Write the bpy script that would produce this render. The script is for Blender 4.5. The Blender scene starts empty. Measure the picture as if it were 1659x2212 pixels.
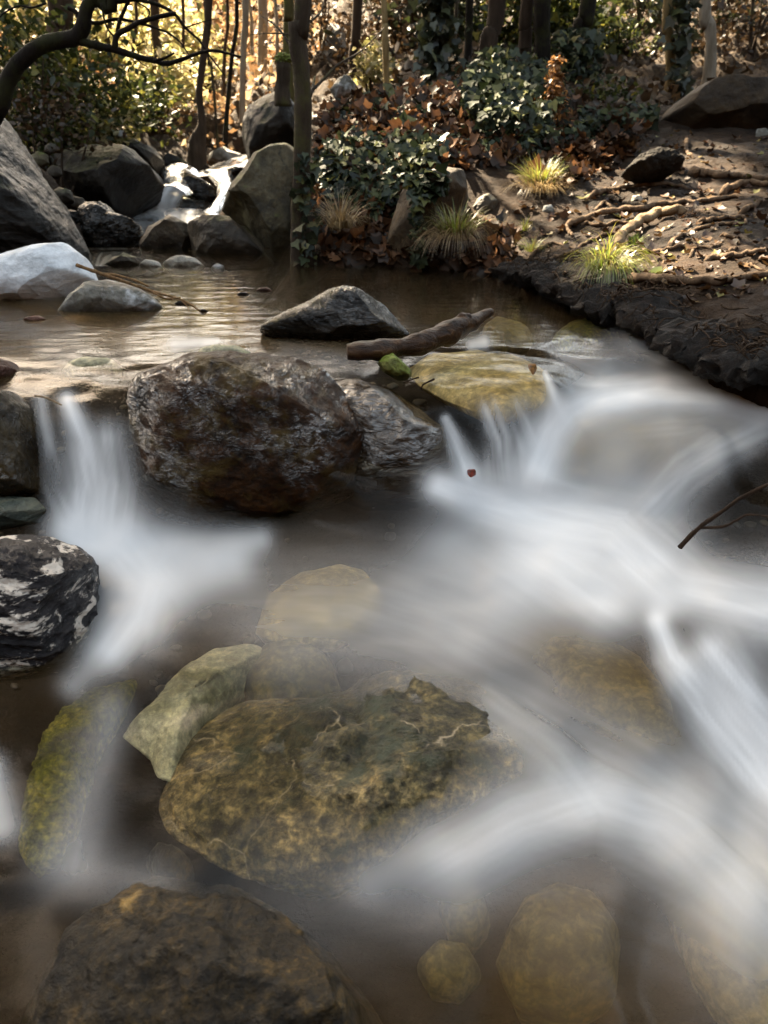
import bpy, bmesh, math, random
import numpy as np
from mathutils import Vector
random.seed(7)
rng = np.random.default_rng(7)
sc = bpy.context.scene
COL = sc.collection

# ------------------------------------------------------------------ camera
TH = math.radians(26.0)
CAMZ = 0.5
cam_d = bpy.data.cameras.new("camera"); cam = bpy.data.objects.new("camera", cam_d); COL.objects.link(cam)
cam.location = (0, 0, CAMZ); cam.rotation_euler = (math.radians(90) - TH, 0, 0)
cam_d.sensor_fit = 'VERTICAL'; cam_d.sensor_height = 24.0; cam_d.sensor_width = 18.0
cam_d.angle = 2 * math.atan(2000 / 3080)
cam_d.clip_start = 0.02; cam_d.clip_end = 400
cam_d.dof.use_dof = True; cam_d.dof.focus_distance = 1.55; cam_d.dof.aperture_fstop = 4.5
sc.camera = cam
# ------------------------------------------------------------------ sky and sun
SUN = np.array([-0.34, 0.60, 0.724]); SUN /= np.linalg.norm(SUN)
elev = math.asin(SUN[2]); azim = math.atan2(SUN[0], SUN[1])
world = bpy.data.worlds.new("World"); sc.world = world; world.use_nodes = True
wn = world.node_tree.nodes; wl = world.node_tree.links
sky = wn.new('ShaderNodeTexSky'); sky.sky_type = 'NISHITA'; sky.sun_disc = False
sky.sun_elevation = elev; sky.sun_rotation = azim
sky.air_density = 0.6; sky.dust_density = 1.1; sky.ozone_density = 0.0
tint = wn.new('ShaderNodeMix'); tint.data_type = 'RGBA'; tint.blend_type = 'MULTIPLY'; tint.inputs[0].default_value = 1.0
tint.inputs[7].default_value = (1.0, 0.805, 0.52, 1); wl.new(sky.outputs[0], tint.inputs[6]); wl.new(tint.outputs[2], wn['Background'].inputs[0]); wn['Background'].inputs[1].default_value = 0.15
sd = bpy.data.lights.new("sun", 'SUN'); so = bpy.data.objects.new("sun", sd); COL.objects.link(so)
sd.energy = 3.6; sd.angle = math.radians(0.53); sd.color = (1.0, 0.84, 0.60)
so.rotation_euler = Vector(SUN).to_track_quat('Z', 'Y').to_euler()
sc.view_settings.view_transform = 'Standard'; sc.view_settings.look = 'None'
sc.view_settings.exposure = 3.85; sc.view_settings.gamma = 1.0
sc.cycles.use_denoising = True
sc.cycles.max_bounces = 8; sc.cycles.transparent_max_bounces = 12; sc.cycles.diffuse_bounces = 3
sc.cycles.sample_clamp_indirect = 4.0
sc.cycles.caustics_reflective = False; sc.cycles.caustics_refractive = False

# ------------------------------------------------------------------ picture geometry (photo read at 1659 x 2212)
F, CX, CY = 1703.0, 829.5, 1106.0
CAM = np.array([0, 0, CAMZ]); RX = np.array([1., 0, 0])
FW = np.array([0, math.cos(TH), -math.sin(TH)]); UP = np.array([0, math.sin(TH), math.cos(TH)])
def ray(u, v): return RX * ((u - CX) / F) + UP * ((CY - v) / F) + FW
def Py(u, v, y):
    d = ray(u, v); return CAM + d * (y / d[1])
def Pz(u, v, z):
    d = ray(u, v); return CAM + d * ((z - CAMZ) / d[2])
def Dz(u, v, z): return (z - CAMZ) / ray(u, v)[2]
def project(P):
    q = P - CAM; dep = q @ FW
    return CX + F * (q @ RX) / dep, CY - F * (q @ UP) / dep

# ------------------------------------------------------------------ noise
_pm = rng.permutation(256).astype(np.int64); _pm = np.concatenate([_pm, _pm, _pm])
_gr = rng.normal(size=(256, 3)); _gr /= np.linalg.norm(_gr, axis=1)[:, None]
def perlin(p):
    p = np.asarray(p, float); i = np.floor(p).astype(np.int64); f = p - i; i &= 255
    w = f * f * f * (f * (f * 6 - 15) + 10); out = 0
    for dx in (0, 1):
        for dy in (0, 1):
            for dz in (0, 1):
                h = _pm[_pm[_pm[(i[:, 0] + dx) & 255] + ((i[:, 1] + dy) & 255)] + ((i[:, 2] + dz) & 255)]
                g = _gr[h]
                dot = g[:, 0] * (f[:, 0] - dx) + g[:, 1] * (f[:, 1] - dy) + g[:, 2] * (f[:, 2] - dz)
                ww = (w[:, 0] if dx else 1 - w[:, 0]) * (w[:, 1] if dy else 1 - w[:, 1]) * (w[:, 2] if dz else 1 - w[:, 2])
                out = out + ww * dot
    return out * 1.5
def fbm(p, o=4, g=0.5):
    s = 0; a = 1
    for k in range(o): s = s + a * perlin(p * 2 ** k + 17.3 * k); a *= g
    return s
def ridged(p, o=3, g=0.5):
    s = 0; a = 1
    for k in range(o): s = s + a * (1 - 2 * np.abs(perlin(p * 2 ** k + 9.1 * k))); a *= g
    return s
def sstep(a, b, x):
    t = np.clip((x - a) / (b - a), 0, 1); return t * t * (3 - 2 * t)

# ------------------------------------------------------------------ object helpers
def catmull(P, n):
    P = np.array(P, float); Q = np.concatenate([[2 * P[0] - P[1]], P, [2 * P[-1] - P[-2]]]); out = []
    for i in range(1, len(Q) - 2):
        for k in range(n):
            t = k / n; a, b, c, d = Q[i - 1], Q[i], Q[i + 1], Q[i + 2]
            out.append(.5 * ((2 * b) + (c - a) * t + (2 * a - 5 * b + 4 * c - d) * t * t + (3 * b - a - 3 * c + d) * t ** 3))
    out.append(P[-1]); return np.array(out)
def tag(o, label=None, cat=None, group=None, kind=None):
    if label: o['label'] = label
    if cat: o['category'] = cat
    if group: o['group'] = group
    if kind: o['kind'] = kind
    return o
def mesh_obj(name, V, Fc, mat, parent=None, attrs=None, smooth=True, loc=None):
    V = np.asarray(V, float)
    if loc is not None: V = V - np.asarray(loc)
    me = bpy.data.meshes.new(name)
    if isinstance(Fc, np.ndarray) and Fc.ndim == 2:
        n, k = Fc.shape
        me.vertices.add(len(V)); me.vertices.foreach_set('co', V.ravel())
        me.loops.add(n * k); me.loops.foreach_set('vertex_index', Fc.ravel().astype(np.int32))
        me.polygons.add(n); me.polygons.foreach_set('loop_start', np.arange(0, n * k, k, dtype=np.int32))
        me.polygons.foreach_set('loop_total', np.full(n, k, dtype=np.int32))
        me.update(calc_edges=True); me.validate()
    else:
        me.from_pydata([tuple(v) for v in V], [], [tuple(f) for f in Fc])
    if smooth: me.polygons.foreach_set('use_smooth', np.ones(len(me.polygons), dtype=bool))
    for k, a in (attrs or {}).items():
        at = me.attributes.new(k, 'FLOAT', 'POINT'); at.data.foreach_set('value', np.asarray(a, np.float32))
    me.materials.append(mat)
    o = bpy.data.objects.new(name, me); COL.objects.link(o)
    if loc is not None: o.location = loc
    if parent is not None:
        o.parent = parent
        o.location = tuple(np.array(loc if loc is not None else (0, 0, 0)) - np.array(parent.location))
    return o
def empty(name, loc):
    o = bpy.data.objects.new(name, None); o.empty_display_size = 0.05; COL.objects.link(o); o.location = tuple(loc); return o
def grid_faces(ny, nx):
    i = np.arange((ny - 1) * (nx - 1)); r = i // (nx - 1); c = i % (nx - 1); a = r * nx + c
    return np.stack([a, a + 1, a + nx + 1, a + nx], 1)

# ------------------------------------------------------------------ materials
class NT:
    def __init__(s, name):
        s.m = bpy.data.materials.new(name); s.m.use_nodes = True; s.t = s.m.node_tree; s.n = s.t.nodes; s.l = s.t.links
        s.n.clear(); s.out = s.n.new('ShaderNodeOutputMaterial')
    def node(s, typ, ins=None, **kw):
        x = s.n.new(typ)
        for k, v in kw.items(): setattr(x, k, v)
        for k, v in (ins or {}).items():
            if isinstance(v, bpy.types.NodeSocket): s.l.new(v, x.inputs[k])
            else: x.inputs[k].default_value = v
        return x
    def noise(s, vec, scale, detail=6, rough=0.6, dist=0.0):
        return s.node('ShaderNodeTexNoise', {'Vector': vec, 'Scale': scale, 'Detail': detail, 'Roughness': rough, 'Distortion': dist}).outputs[0]
    def ramp(s, fac, stops):
        r = s.node('ShaderNodeValToRGB', {'Fac': fac}); e = r.color_ramp.elements
        while len(e) < len(stops): e.new(0.5)
        for el, (p, c) in zip(e, stops):
            el.position = p; el.color = (*c, 1) if not isinstance(c, (int, float)) else (c, c, c, 1)
        return r.outputs[0]
    def math(s, op, a, b=0.0, clamp=False):
        x = s.node('ShaderNodeMath', operation=op, use_clamp=clamp)
        for i, v in enumerate((a, b)):
            if isinstance(v, bpy.types.NodeSocket): s.l.new(v, x.inputs[i])
            else: x.inputs[i].default_value = v
        return x.outputs[0]
    def mix(s, fac, a, b, mode='MIX'):
        x = s.node('ShaderNodeMix', data_type='RGBA', blend_type=mode)
        for i, v in ((0, fac), (6, a), (7, b)):
            if isinstance(v, bpy.types.NodeSocket): s.l.new(v, x.inputs[i])
            elif i == 0: x.inputs[0].default_value = v
            else: x.inputs[i].default_value = (*v, 1)
        return x.outputs[2]
    def attr(s, name): return s.node('ShaderNodeAttribute', attribute_name=name).outputs['Fac']
    def done(s, sh): s.l.new(sh, s.out.inputs[0]); return s.m
    def shader(s, typ, ins): return s.node(typ, ins).outputs[0]
    def mixsh(s, f, a, b):
        x = s.node('ShaderNodeMixShader')
        if isinstance(f, bpy.types.NodeSocket): s.l.new(f, x.inputs[0])
        else: x.inputs[0].default_value = f
        s.l.new(a, x.inputs[1]); s.l.new(b, x.inputs[2]); return x.outputs[0]

def rock_mat(name, dark, mid, light, scale=7.0, rough=(0.35, 0.65), bump=0.5, bscale=1.0, strata=None, vein=None, moss=None,
             patch=None, wet=0.0, contrast=0.5, fine=1.0, speck=0.0, cracks=0.0):
    n = NT(name)
    tc = n.node('ShaderNodeTexCoord').outputs['Object']
    rnd = n.node('ShaderNodeObjectInfo').outputs['Random']
    off = n.math('MULTIPLY', rnd, 37.0)
    vec = n.node('ShaderNodeVectorMath', {0: tc, 1: n.node('ShaderNodeCombineXYZ', {0: off, 1: off, 2: off}).outputs[0]}, operation='ADD').outputs[0]
    sv = vec
    if strata:
        sv = n.node('ShaderNodeMapping', {'Vector': vec, 'Rotation': strata[0], 'Scale': strata[1]}).outputs[0]
    n1 = n.noise(sv, scale, 9, 0.62, 0.6)
    n2 = n.noise(sv, scale * 4.5, 7, 0.7, 0.3)
    n3 = n.noise(vec, scale * 16 * fine, 5, 0.7)
    c = n.ramp(n1, [(0.36, dark), (0.5, mid), (0.66, light)])
    c = n.mix(contrast, c, n.ramp(n2, [(0.32, (0.12, 0.11, 0.1)), (0.5, (0.75, 0.75, 0.75)), (0.7, (1.35, 1.3, 1.2))]), 'MULTIPLY')
    c = n.mix(contrast * 0.7, c, n.ramp(n3, [(0.35, (0.35, 0.35, 0.35)), (0.6, (1.15, 1.15, 1.15))]), 'MULTIPLY')
    if speck:
        c = n.mix(speck, c, n.ramp(n.noise(vec, scale * 11, 6, .75, .4), [(.38, (.22, .22, .2)), (.5, (.85, .85, .8)), (.63, (2.1, 1.95, 1.6))]), 'MULTIPLY')
    if cracks:
        dv = n.node('ShaderNodeVectorMath', {0: vec, 1: n.node('ShaderNodeVectorMath', {0: n.node('ShaderNodeTexNoise', {'Vector': vec, 'Scale': 7.0, 'Detail': 6.0, 'Roughness': .7}).outputs[1], 1: (.16, .16, .16)}, operation='MULTIPLY').outputs[0]}, operation='ADD').outputs[0]
        cd = n.node('ShaderNodeTexVoronoi', {'Vector': dv, 'Scale': cracks}, feature='DISTANCE_TO_EDGE').outputs['Distance']
        c = n.mix(n.math('MULTIPLY', n.ramp(cd, [(0.0, 1.0), (0.05, 0.0)]), n.ramp(n.noise(vec, 3.0, 3), [(.47, 0.0), (.56, .9)])), c, (.010, .009, .006))
    if patch:
        pc, ps, lo, hi = patch
        pf = n.ramp(n.noise(sv, ps, 9, 0.72, 0.35), [(lo, 0.0), (hi, 1.0)])
        c = n.mix(pf, c, pc)
    if vein:
        vc, vs, vw = vein
        wv = n.node('ShaderNodeVectorMath', {0: vec, 1: n.node('ShaderNodeVectorMath', {0: n.node('ShaderNodeTexNoise', {'Vector': vec, 'Scale': vs * 2, 'Detail': 5.0}).outputs[1], 1: (0.12, 0.12, 0.12)}, operation='MULTIPLY').outputs[0]}, operation='ADD').outputs[0]
        vo = n.node('ShaderNodeTexVoronoi', {'Vector': wv, 'Scale': vs}, feature='DISTANCE_TO_EDGE').outputs['Distance']
        vf = n.math('MULTIPLY', n.ramp(vo, [(0.0, 1.0), (vw, 0.0)]), n.ramp(n.noise(vec, vs * 1.6, 4), [(0.45, 0.0), (0.52, 1.0)])); vf = n.math('MULTIPLY', vf, n.ramp(n.noise(vec, vs * 9, 4, .7), [(.36, 0.0), (.56, 1.0)]))
        c = n.mix(vf, c, vc)
    if moss:
        mc, lo, hi = moss
        g = n.node('ShaderNodeNewGeometry').outputs['Normal']
        nz = n.node('ShaderNodeSeparateXYZ', {0: g}).outputs[2]
        mf = n.ramp(n.math('ADD', n.math('MULTIPLY', nz, 0.35), n.noise(vec, scale * 1.3, 7, 0.65)), [(lo, 0.0), (hi, 1.0)])
        c = n.mix(mf, c, n.mix(n3, tuple(x * 0.5 for x in mc), tuple(x * 1.5 for x in mc)))
    ro = n.node('ShaderNodeMapRange', {0: n2, 1: 0.3, 2: 0.7, 3: rough[0], 4: rough[1]}).outputs[0]
    h = n.math('ADD', n.math('MULTIPLY', n1, 1.0), n.math('ADD', n.math('MULTIPLY', n2, 0.55), n.math('MULTIPLY', n3, 0.16)))
    b = n.node('ShaderNodeBump', {'Height': h, 'Strength': bump, 'Distance': (0.010 if wet else 0.016) * bscale}).outputs[0]
    p = n.node('ShaderNodeBsdfPrincipled', {'Base Color': c, 'Roughness': ro, 'Normal': b, 'Specular IOR Level': .12 if wet else .3, 'Coat Weight': n.math('MULTIPLY', n.math('MULTIPLY', n.ramp(n.noise(vec, scale * .55, 5, .6), [(.41, 0.0), (.55, 1.0)]), n.ramp(n.noise(sv, scale * 3.2, 3, .6, 1.0), [(.41, .06), (.56, 1.0)])), wet) if wet else 0.0, 'Coat Roughness': 0.06, 'Coat IOR': 2.3})
    if wet:
        cr = n.noise(sv, scale * 4.5, 4, 0.5, 2.5)
        b2 = n.node('ShaderNodeBump', {'Height': n.math('ADD', n.math('MULTIPLY', cr, 0.9), n.math('MULTIPLY', n1, .8)), 'Strength': 1.0, 'Distance': 0.009 * bscale}).outputs[0]
        n.l.new(b2, p.inputs['Coat Normal'])
    return n.done(p.outputs[0])

def leaf_mat(name, stops, transl=0.35, gloss=0.08, rough=0.4):
    n = NT(name)
    c = n.ramp(n.attr('rnd'), stops)
    tc = n.node('ShaderNodeTexCoord').outputs['Object']
    c = n.mix(0.5, c, n.ramp(n.noise(tc, 60, 3), [(0.3, (0.55, 0.55, 0.55)), (0.7, (1.3, 1.3, 1.3))]), 'MULTIPLY')
    d = n.mixsh(transl, n.shader('ShaderNodeBsdfDiffuse', {'Color': c}), n.shader('ShaderNodeBsdfTranslucent', {'Color': c}))
    return n.done(n.mixsh(gloss, d, n.shader('ShaderNodeBsdfGlossy', {'Color': (0.9, 0.9, 0.9, 1), 'Roughness': rough})))

def bark_mat(name, dark, light, scale=14, moss=None, rough=0.85):
    n = NT(name)
    tc = n.node('ShaderNodeTexCoord').outputs['Object']
    mp = n.node('ShaderNodeMapping', {'Vector': tc, 'Scale': (1, 1, 0.22)}).outputs[0]
    n1 = n.noise(mp, scale, 8, 0.65, 0.5); n2 = n.noise(tc, scale * 0.3, 5, 0.6)
    c = n.mix(n2, n.ramp(n1, [(0.34, dark), (0.66, light)]), n.ramp(n1, [(0.3, tuple(x * .6 for x in dark)), (0.7, tuple(x * .75 for x in light))]))
    if moss: c = n.mix(n.ramp(n.noise(tc, scale * 0.4, 6, 0.65), [(0.5, 0.0), (0.62, 1.0)]), c, moss)
    b = n.node('ShaderNodeBump', {'Height': n1, 'Strength': 0.9, 'Distance': 0.02}).outputs[0]
    return n.done(n.shader('ShaderNodeBsdfPrincipled', {'Base Color': c, 'Roughness': rough, 'Normal': b, 'Specular IOR Level': .15}))

M = {}
M['boulder'] = rock_mat('wet_brown_schist', (0.0063, 0.0025, 0.0004), (0.0284, 0.0103, 0.0017), (0.0537, 0.0212, 0.0043), 7, (.35, .6), .9, 1.5, ((0.4, 0.5, 0.6), (1.6, 0.8, 2.2)), None, None, ((.05, .031, .006), 5, .50, .60), wet=1.0, contrast=.9)
M['ledge'] = rock_mat('wet_ledge', (0.0074, 0.0039, 0.0015), (0.019, 0.0103, 0.0043), (0.0338, 0.0188, 0.0084), 5, (.14, .3), .5, 1.2, ((0.3, 0.4, 0.2), (1.0, 1.0, 2.5)), wet=.7)
M['black'] = rock_mat('wet_black', (0.0032, 0.0026, 0.0022), (0.0089, 0.0071, 0.0051), (0.0221, 0.0161, 0.0095), 6, (.14, .36), .7, 1.2, ((0.5, 0.2, 0.6), (1.0, 1.0, 3.0)), None, ((.045, .035, .010), .78, .92), wet=.5)
M['darkdry'] = rock_mat('dark_boulder', (0.0042, 0.003, 0.002), (0.012, 0.0088, 0.0055), (0.03, 0.0226, 0.015), 4, (.4, .7), .7, 1.6, None, None, ((.035, .035, .012), .70, .85), ((.08, .066, .045), 6, .58, .72))
M['white'] = rock_mat('white_marble', (.50, .53, .55), (.74, .77, .79), (.86, .87, .88), 9, (.5, .8), .5, 1.0, ((0.2, 0.4, 0.3), (1, 1, 2)), None, None, ((.36, .38, .38), 14, .60, .72), contrast=.2)
M['grey'] = rock_mat('pale_grey', (0.078, 0.069, 0.051), (0.168, 0.159, 0.132), (0.288, 0.282, 0.264), 7, (.5, .8), .6, 1.2, None, None, None, ((.52, .53, .53), 6, .54, .66), contrast=.5)
M['slab'] = rock_mat('grey_slab', (0.0068, 0.0062, 0.006), (0.0188, 0.0176, 0.0162), (0.0404, 0.0377, 0.035), 3.2, (.24, .55), .8, 2.2, ((0.2, 0.75, 0.2), (0.8, 0.8, 4.0)), None, ((.045, .055, .012), .80, .92))
M['mossy'] = rock_mat('lichen_boulder', (0.028, 0.0221, 0.0105), (0.0728, 0.0577, 0.0294), (0.1288, 0.105, 0.0588), 4, (.5, .8), .8, 1.8, None, ((.02, .018, .012), 5, .035), ((.09, .1, .022), .72, .86), ((.16, .145, .075), 5, .54, .68))
M['brownrock'] = rock_mat('brown_rock', (0.0168, 0.0117, 0.0068), (0.0408, 0.0294, 0.0173), (0.0816, 0.0605, 0.036), 4.5, (.4, .7), .7, 1.6, None, None, ((.06, .06, .018), .78, .92))
M['soilrock'] = rock_mat('soil_rock', (0.0181, 0.0111, 0.0051), (0.0547, 0.0353, 0.0173), (0.1032, 0.0706, 0.0365), 3, (.6, .9), .8, 1.8)
M['bw'] = rock_mat('black_white_gneiss', (.012, .011, .012), (.022, .020, .022), (.05, .045, .045), 8, (.12, .32), .9, 1.6, ((0.35, 0.45, -0.35), (1.0, 1.4, 3.6)), None, None, ((.60, .53, .45), 9, .545, .58), wet=.4, contrast=.4)
M['leftbrown'] = rock_mat('left_wet_brown', (0.0106, 0.0063, 0.0018), (0.0298, 0.0189, 0.0054), (0.048, 0.0315, 0.0096), 9, (.14, .4), .7, 1.0, wet=.3)
M['greenslate'] = rock_mat('green_slate', (0.0245, 0.0315, 0.0252), (0.063, 0.077, 0.063), (0.168, 0.161, 0.112), 9, (.2, .45), .6, .8, ((0, 0.5, 0.4), (1, 1, 4)))
M['main_sub'] = rock_mat('submerged_green_brown', (0.02, 0.0196, 0.01), (0.1063, 0.0874, 0.042), (0.3125, 0.2357, 0.115), 7, (.3, .6), 1.0, 1.6, None, ((.34, .27, .17), 5.0, .012), None, ((.040, .046, .026), 4.5, .54, .62), contrast=.9, fine=.8, speck=.9, cracks=5.0)
M['bottom_sub'] = rock_mat('submerged_dark', (0.0056, 0.0039, 0.0014), (0.0253, 0.0171, 0.0063), (0.0675, 0.0441, 0.0158), 9, (.3, .6), 1.0, 1.4, None, None, None, ((.30, .19, .06), 9, .62, .70), contrast=.9, fine=.8, speck=1.0)
M['yellow_sub'] = rock_mat('submerged_ochre', (0.25, 0.18, 0.0683), (0.45, 0.336, 0.147), (0.625, 0.504, 0.2625), 4, (.5, .8), .3, 1, contrast=.5, speck=.45)
M['pale_sub'] = rock_mat('submerged_pale', (.17, .155, .085), (.34, .32, .21), (.52, .48, .33), 7, (.5, .8), .5, 1.2, contrast=.5, speck=.4)
M['green_sub'] = rock_mat('submerged_moss', (0.0495, 0.0495, 0.0072), (0.117, 0.1125, 0.0126), (0.216, 0.18, 0.036), 9, (.6, .9), .7, 1.2, contrast=.6, speck=.8)
M['olive_sub'] = rock_mat('submerged_olive', (0.064, 0.048, 0.016), (0.112, 0.088, 0.0304), (0.168, 0.132, 0.056), 4, (.6, .9), .3, 1, contrast=.5, speck=.6)
M['moss_stone'] = rock_mat('moss_stone', (.04, .04, .012), (.12, .13, .025), (.24, .24, .07), 12, (.4, .7), .7, .7, None, None, ((.12, .15, .018), .55, .7))
M['red'] = rock_mat('red_stone', (.03, .013, .008), (.075, .03, .018), (.14, .06, .04), 18, (.3, .6), .8, .7)
M['clod'] = rock_mat('earth_clod', (0.0067, 0.0048, 0.0034), (0.0154, 0.011, 0.0072), (0.0288, 0.0216, 0.0144), 12, (.8, 1), 1.0, 1.6)
M['dripstone'] = rock_mat('pale_stone', (.22, .19, .14), (.38, .35, .29), (.55, .52, .46), 10, (.3, .6), .4, .8)
M['bark_dark'] = bark_mat('bark_dark', (.004, .003, .002), (.016, .011, .007), moss=(.02, .02, .006))
M['bark_grey'] = bark_mat('bark_grey', (.016, .011, .007), (.075, .055, .036), moss=(.06, .055, .02))
M['bark_brown'] = bark_mat('bark_brown', (.02, .013, .008), (.07, .047, .03))
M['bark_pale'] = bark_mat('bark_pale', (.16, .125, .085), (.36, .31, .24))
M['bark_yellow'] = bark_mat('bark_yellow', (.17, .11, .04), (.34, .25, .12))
M['bark_moss'] = bark_mat('bark_moss', (.05, .04, .015), (.13, .11, .04), moss=(.07, .085, .015))
M['root'] = bark_mat('root', (.045, .028, .016), (.20, .13, .078), 30)
M['stick'] = bark_mat('stick', (.15, .10, .055), (.38, .27, .16), 30)
M['twig'] = bark_mat('twig', (.11, .06, .025), (.30, .18, .08), 60)
M['darktwig'] = bark_mat('darktwig', (.018, .010, .006), (.06, .035, .02), 60)
def log_material():
    n = NT('wet_log'); tc = n.node('ShaderNodeTexCoord').outputs['Object']
    mp = n.node('ShaderNodeMapping', {'Vector': tc, 'Rotation': (0, 0, -0.7), 'Scale': (0.25, 1.2, 1.2)}).outputs[0]
    n1 = n.noise(mp, 40, 8, .65, .5); n2 = n.noise(tc, 12, 6, .6)
    c = n.mix(n2, n.ramp(n1, [(.34, (.008, .0035, .0015)), (.52, (.045, .019, .006)), (.68, (.15, .075, .028))]), n.ramp(n1, [(.3, (.006, .003, .0015)), (.7, (.055, .026, .010))]))
    b = n.node('ShaderNodeBump', {'Height': n.math('ADD', n1, n2), 'Strength': .8, 'Distance': .012}).outputs[0]
    return n.done(n.shader('ShaderNodeBsdfPrincipled', {'Base Color': c, 'Roughness': .42, 'Normal': b, 'Specular IOR Level': .22}))
M['log'] = log_material()
M['ivy'] = leaf_mat('ivy_leaf', [(0, (.005, .008, .003)), (.5, (.016, .024, .010)), (.85, (.042, .052, .023)), (1, (.10, .10, .03))], .15, .022, .45)
M['dead'] = leaf_mat('dead_leaf', [(0, (.012, .007, .003)), (.45, (.045, .022, .010)), (.8, (.10, .045, .019)), (1, (.20, .10, .048))], .2, .02, .5)
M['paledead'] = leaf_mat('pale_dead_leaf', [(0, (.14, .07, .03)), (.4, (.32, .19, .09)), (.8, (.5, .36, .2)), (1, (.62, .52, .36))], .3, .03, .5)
M['bankleaf'] = leaf_mat('bank_leaf', [(0, (.014, .007, .003)), (.5, (.06, .027, .012)), (.85, (.13, .075, .03)), (1, (.18, .18, .05))], .15, .04, .5)
M['shrub'] = leaf_mat('shrub_leaf', [(0, (.012, .017, .005)), (.5, (.036, .046, .012)), (.85, (.09, .10, .022)), (1, (.18, .16, .03))], .3, .02)
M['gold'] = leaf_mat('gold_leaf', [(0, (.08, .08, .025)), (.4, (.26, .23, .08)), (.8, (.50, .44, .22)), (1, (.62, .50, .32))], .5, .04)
M['darkleaf'] = leaf_mat('dark_leaf', [(0, (.010, .013, .007)), (.6, (.025, .03, .015)), (1, (.055, .06, .022))], .2, .04)
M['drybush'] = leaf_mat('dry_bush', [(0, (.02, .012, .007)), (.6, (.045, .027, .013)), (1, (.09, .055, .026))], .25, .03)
M['canopy'] = leaf_mat('canopy_leaf', [(0, (.03, .045, .012)), (.6, (.06, .075, .02)), (1, (.12, .11, .03))], .35, .05)
M['grass'] = leaf_mat('grass_blade', [(0, (.09, .065, .02)), (.45, (.19, .17, .03)), (.75, (.18, .25, .03)), (1, (.36, .32, .12))], .45, .06)
M['straw'] = leaf_mat('straw_blade', [(0, (.11, .065, .028)), (.5, (.24, .16, .07)), (1, (.38, .28, .13))], .35, .05)
M['fern'] = leaf_mat('dead_fern', [(0, (.12, .05, .015)), (.6, (.24, .11, .035)), (1, (.32, .17, .06))], .3, .03)
M['moss'] = leaf_mat('moss_tuft', [(0, (.03, .045, .006)), (.6, (.07, .10, .012)), (1, (.13, .16, .025))], .3, .02)

# ------------------------------------------------------------------ ground
bank_px = [(175, 556), (260, 574), (480, 577), (640, 577), (840, 582), (1000, 592), (1110, 607), (1200, 642), (1300, 692), (1370, 712), (1520, 790), (1659, 828)]
bank_xy = [Pz(u, v, 0.0)[:2] for u, v in bank_px] + [np.array([1.3, 1.5]), np.array([1.6, 1.0]), np.array([1.7, -1.2]), np.array([-1.5, -1.2]), np.array([-1.5, 1.5]), np.array([-1.9, 2.6]), np.array([-1.7, 3.2])]
BP = np.array(bank_xy)
def poly_sd(P, poly):
    n = len(poly); d = np.full(len(P), 1e9); ins = np.zeros(len(P), bool)
    for i in range(n):
        a = poly[i]; b = poly[(i + 1) % n]; ab = b - a; q = P - a
        t = np.clip((q @ ab) / (ab @ ab), 0, 1); d = np.minimum(d, np.linalg.norm(q - t[:, None] * ab, axis=1))
        c = ((a[1] > P[:, 1]) != (b[1] > P[:, 1])) & (P[:, 0] < (b[0] - a[0]) * (P[:, 1] - a[1]) / (b[1] - a[1] + 1e-12) + a[0])
        ins ^= c
    return np.where(ins, -d, d)
tp_px = [(1120, 565, 2.95), (1220, 590, 2.65), (1330, 625, 2.35), (1500, 690, 1.98), (1659, 715, 1.8), (1400, 520, 3.0), (1600, 500, 2.8), (1200, 480, 3.4),
         (1300, 400, 4.0), (1500, 350, 4.0), (1650, 330, 4.0), (1450, 285, 4.8), (1540, 230, 6.0), (1300, 250, 5.0), (1450, 100, 8.5), (1300, 60, 11), (1620, 60, 9),
         (690, 480, 3.45), (700, 330, 3.9), (700, 235, 4.4), (900, 400, 3.6), (900, 300, 4.0), (900, 195, 4.6), (1100, 340, 3.95), (1100, 255, 4.4), (1100, 170, 4.8),
         (1250, 300, 4.5), (850, 175, 6.0), (1000, 110, 8), (900, 50, 11), (700, 563, 3.32), (800, 562, 3.3), (950, 562, 3.25), (740, 525, 3.38), (600, 200, 7), (620, 120, 9),
         (100, 330, 4.4), (0, 300, 4.2), (200, 215, 6.5), (100, 100, 9), (400, 340, 6.4), (480, 372, 6.0), (560, 320, 7.0), (500, 250, 9), (500, 150, 12), (550, 60, 15), (300, 190, 8.5), (250, 100, 11),
         (430, 500, 4.8), (300, 500, 4.8), (400, 560, 3.7), (560, 540, 3.7), (250, 560, 3.5)]
gully = [(130, 390, 5.0), (170, 460, 4.2), (250, 420, 5.6), (380, 400, 5.9), (430, 440, 5.5), (350, 520, 4.3), (500, 500, 4.3)]
T3 = [Py(u, v, y) for u, v, y in tp_px]
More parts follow.
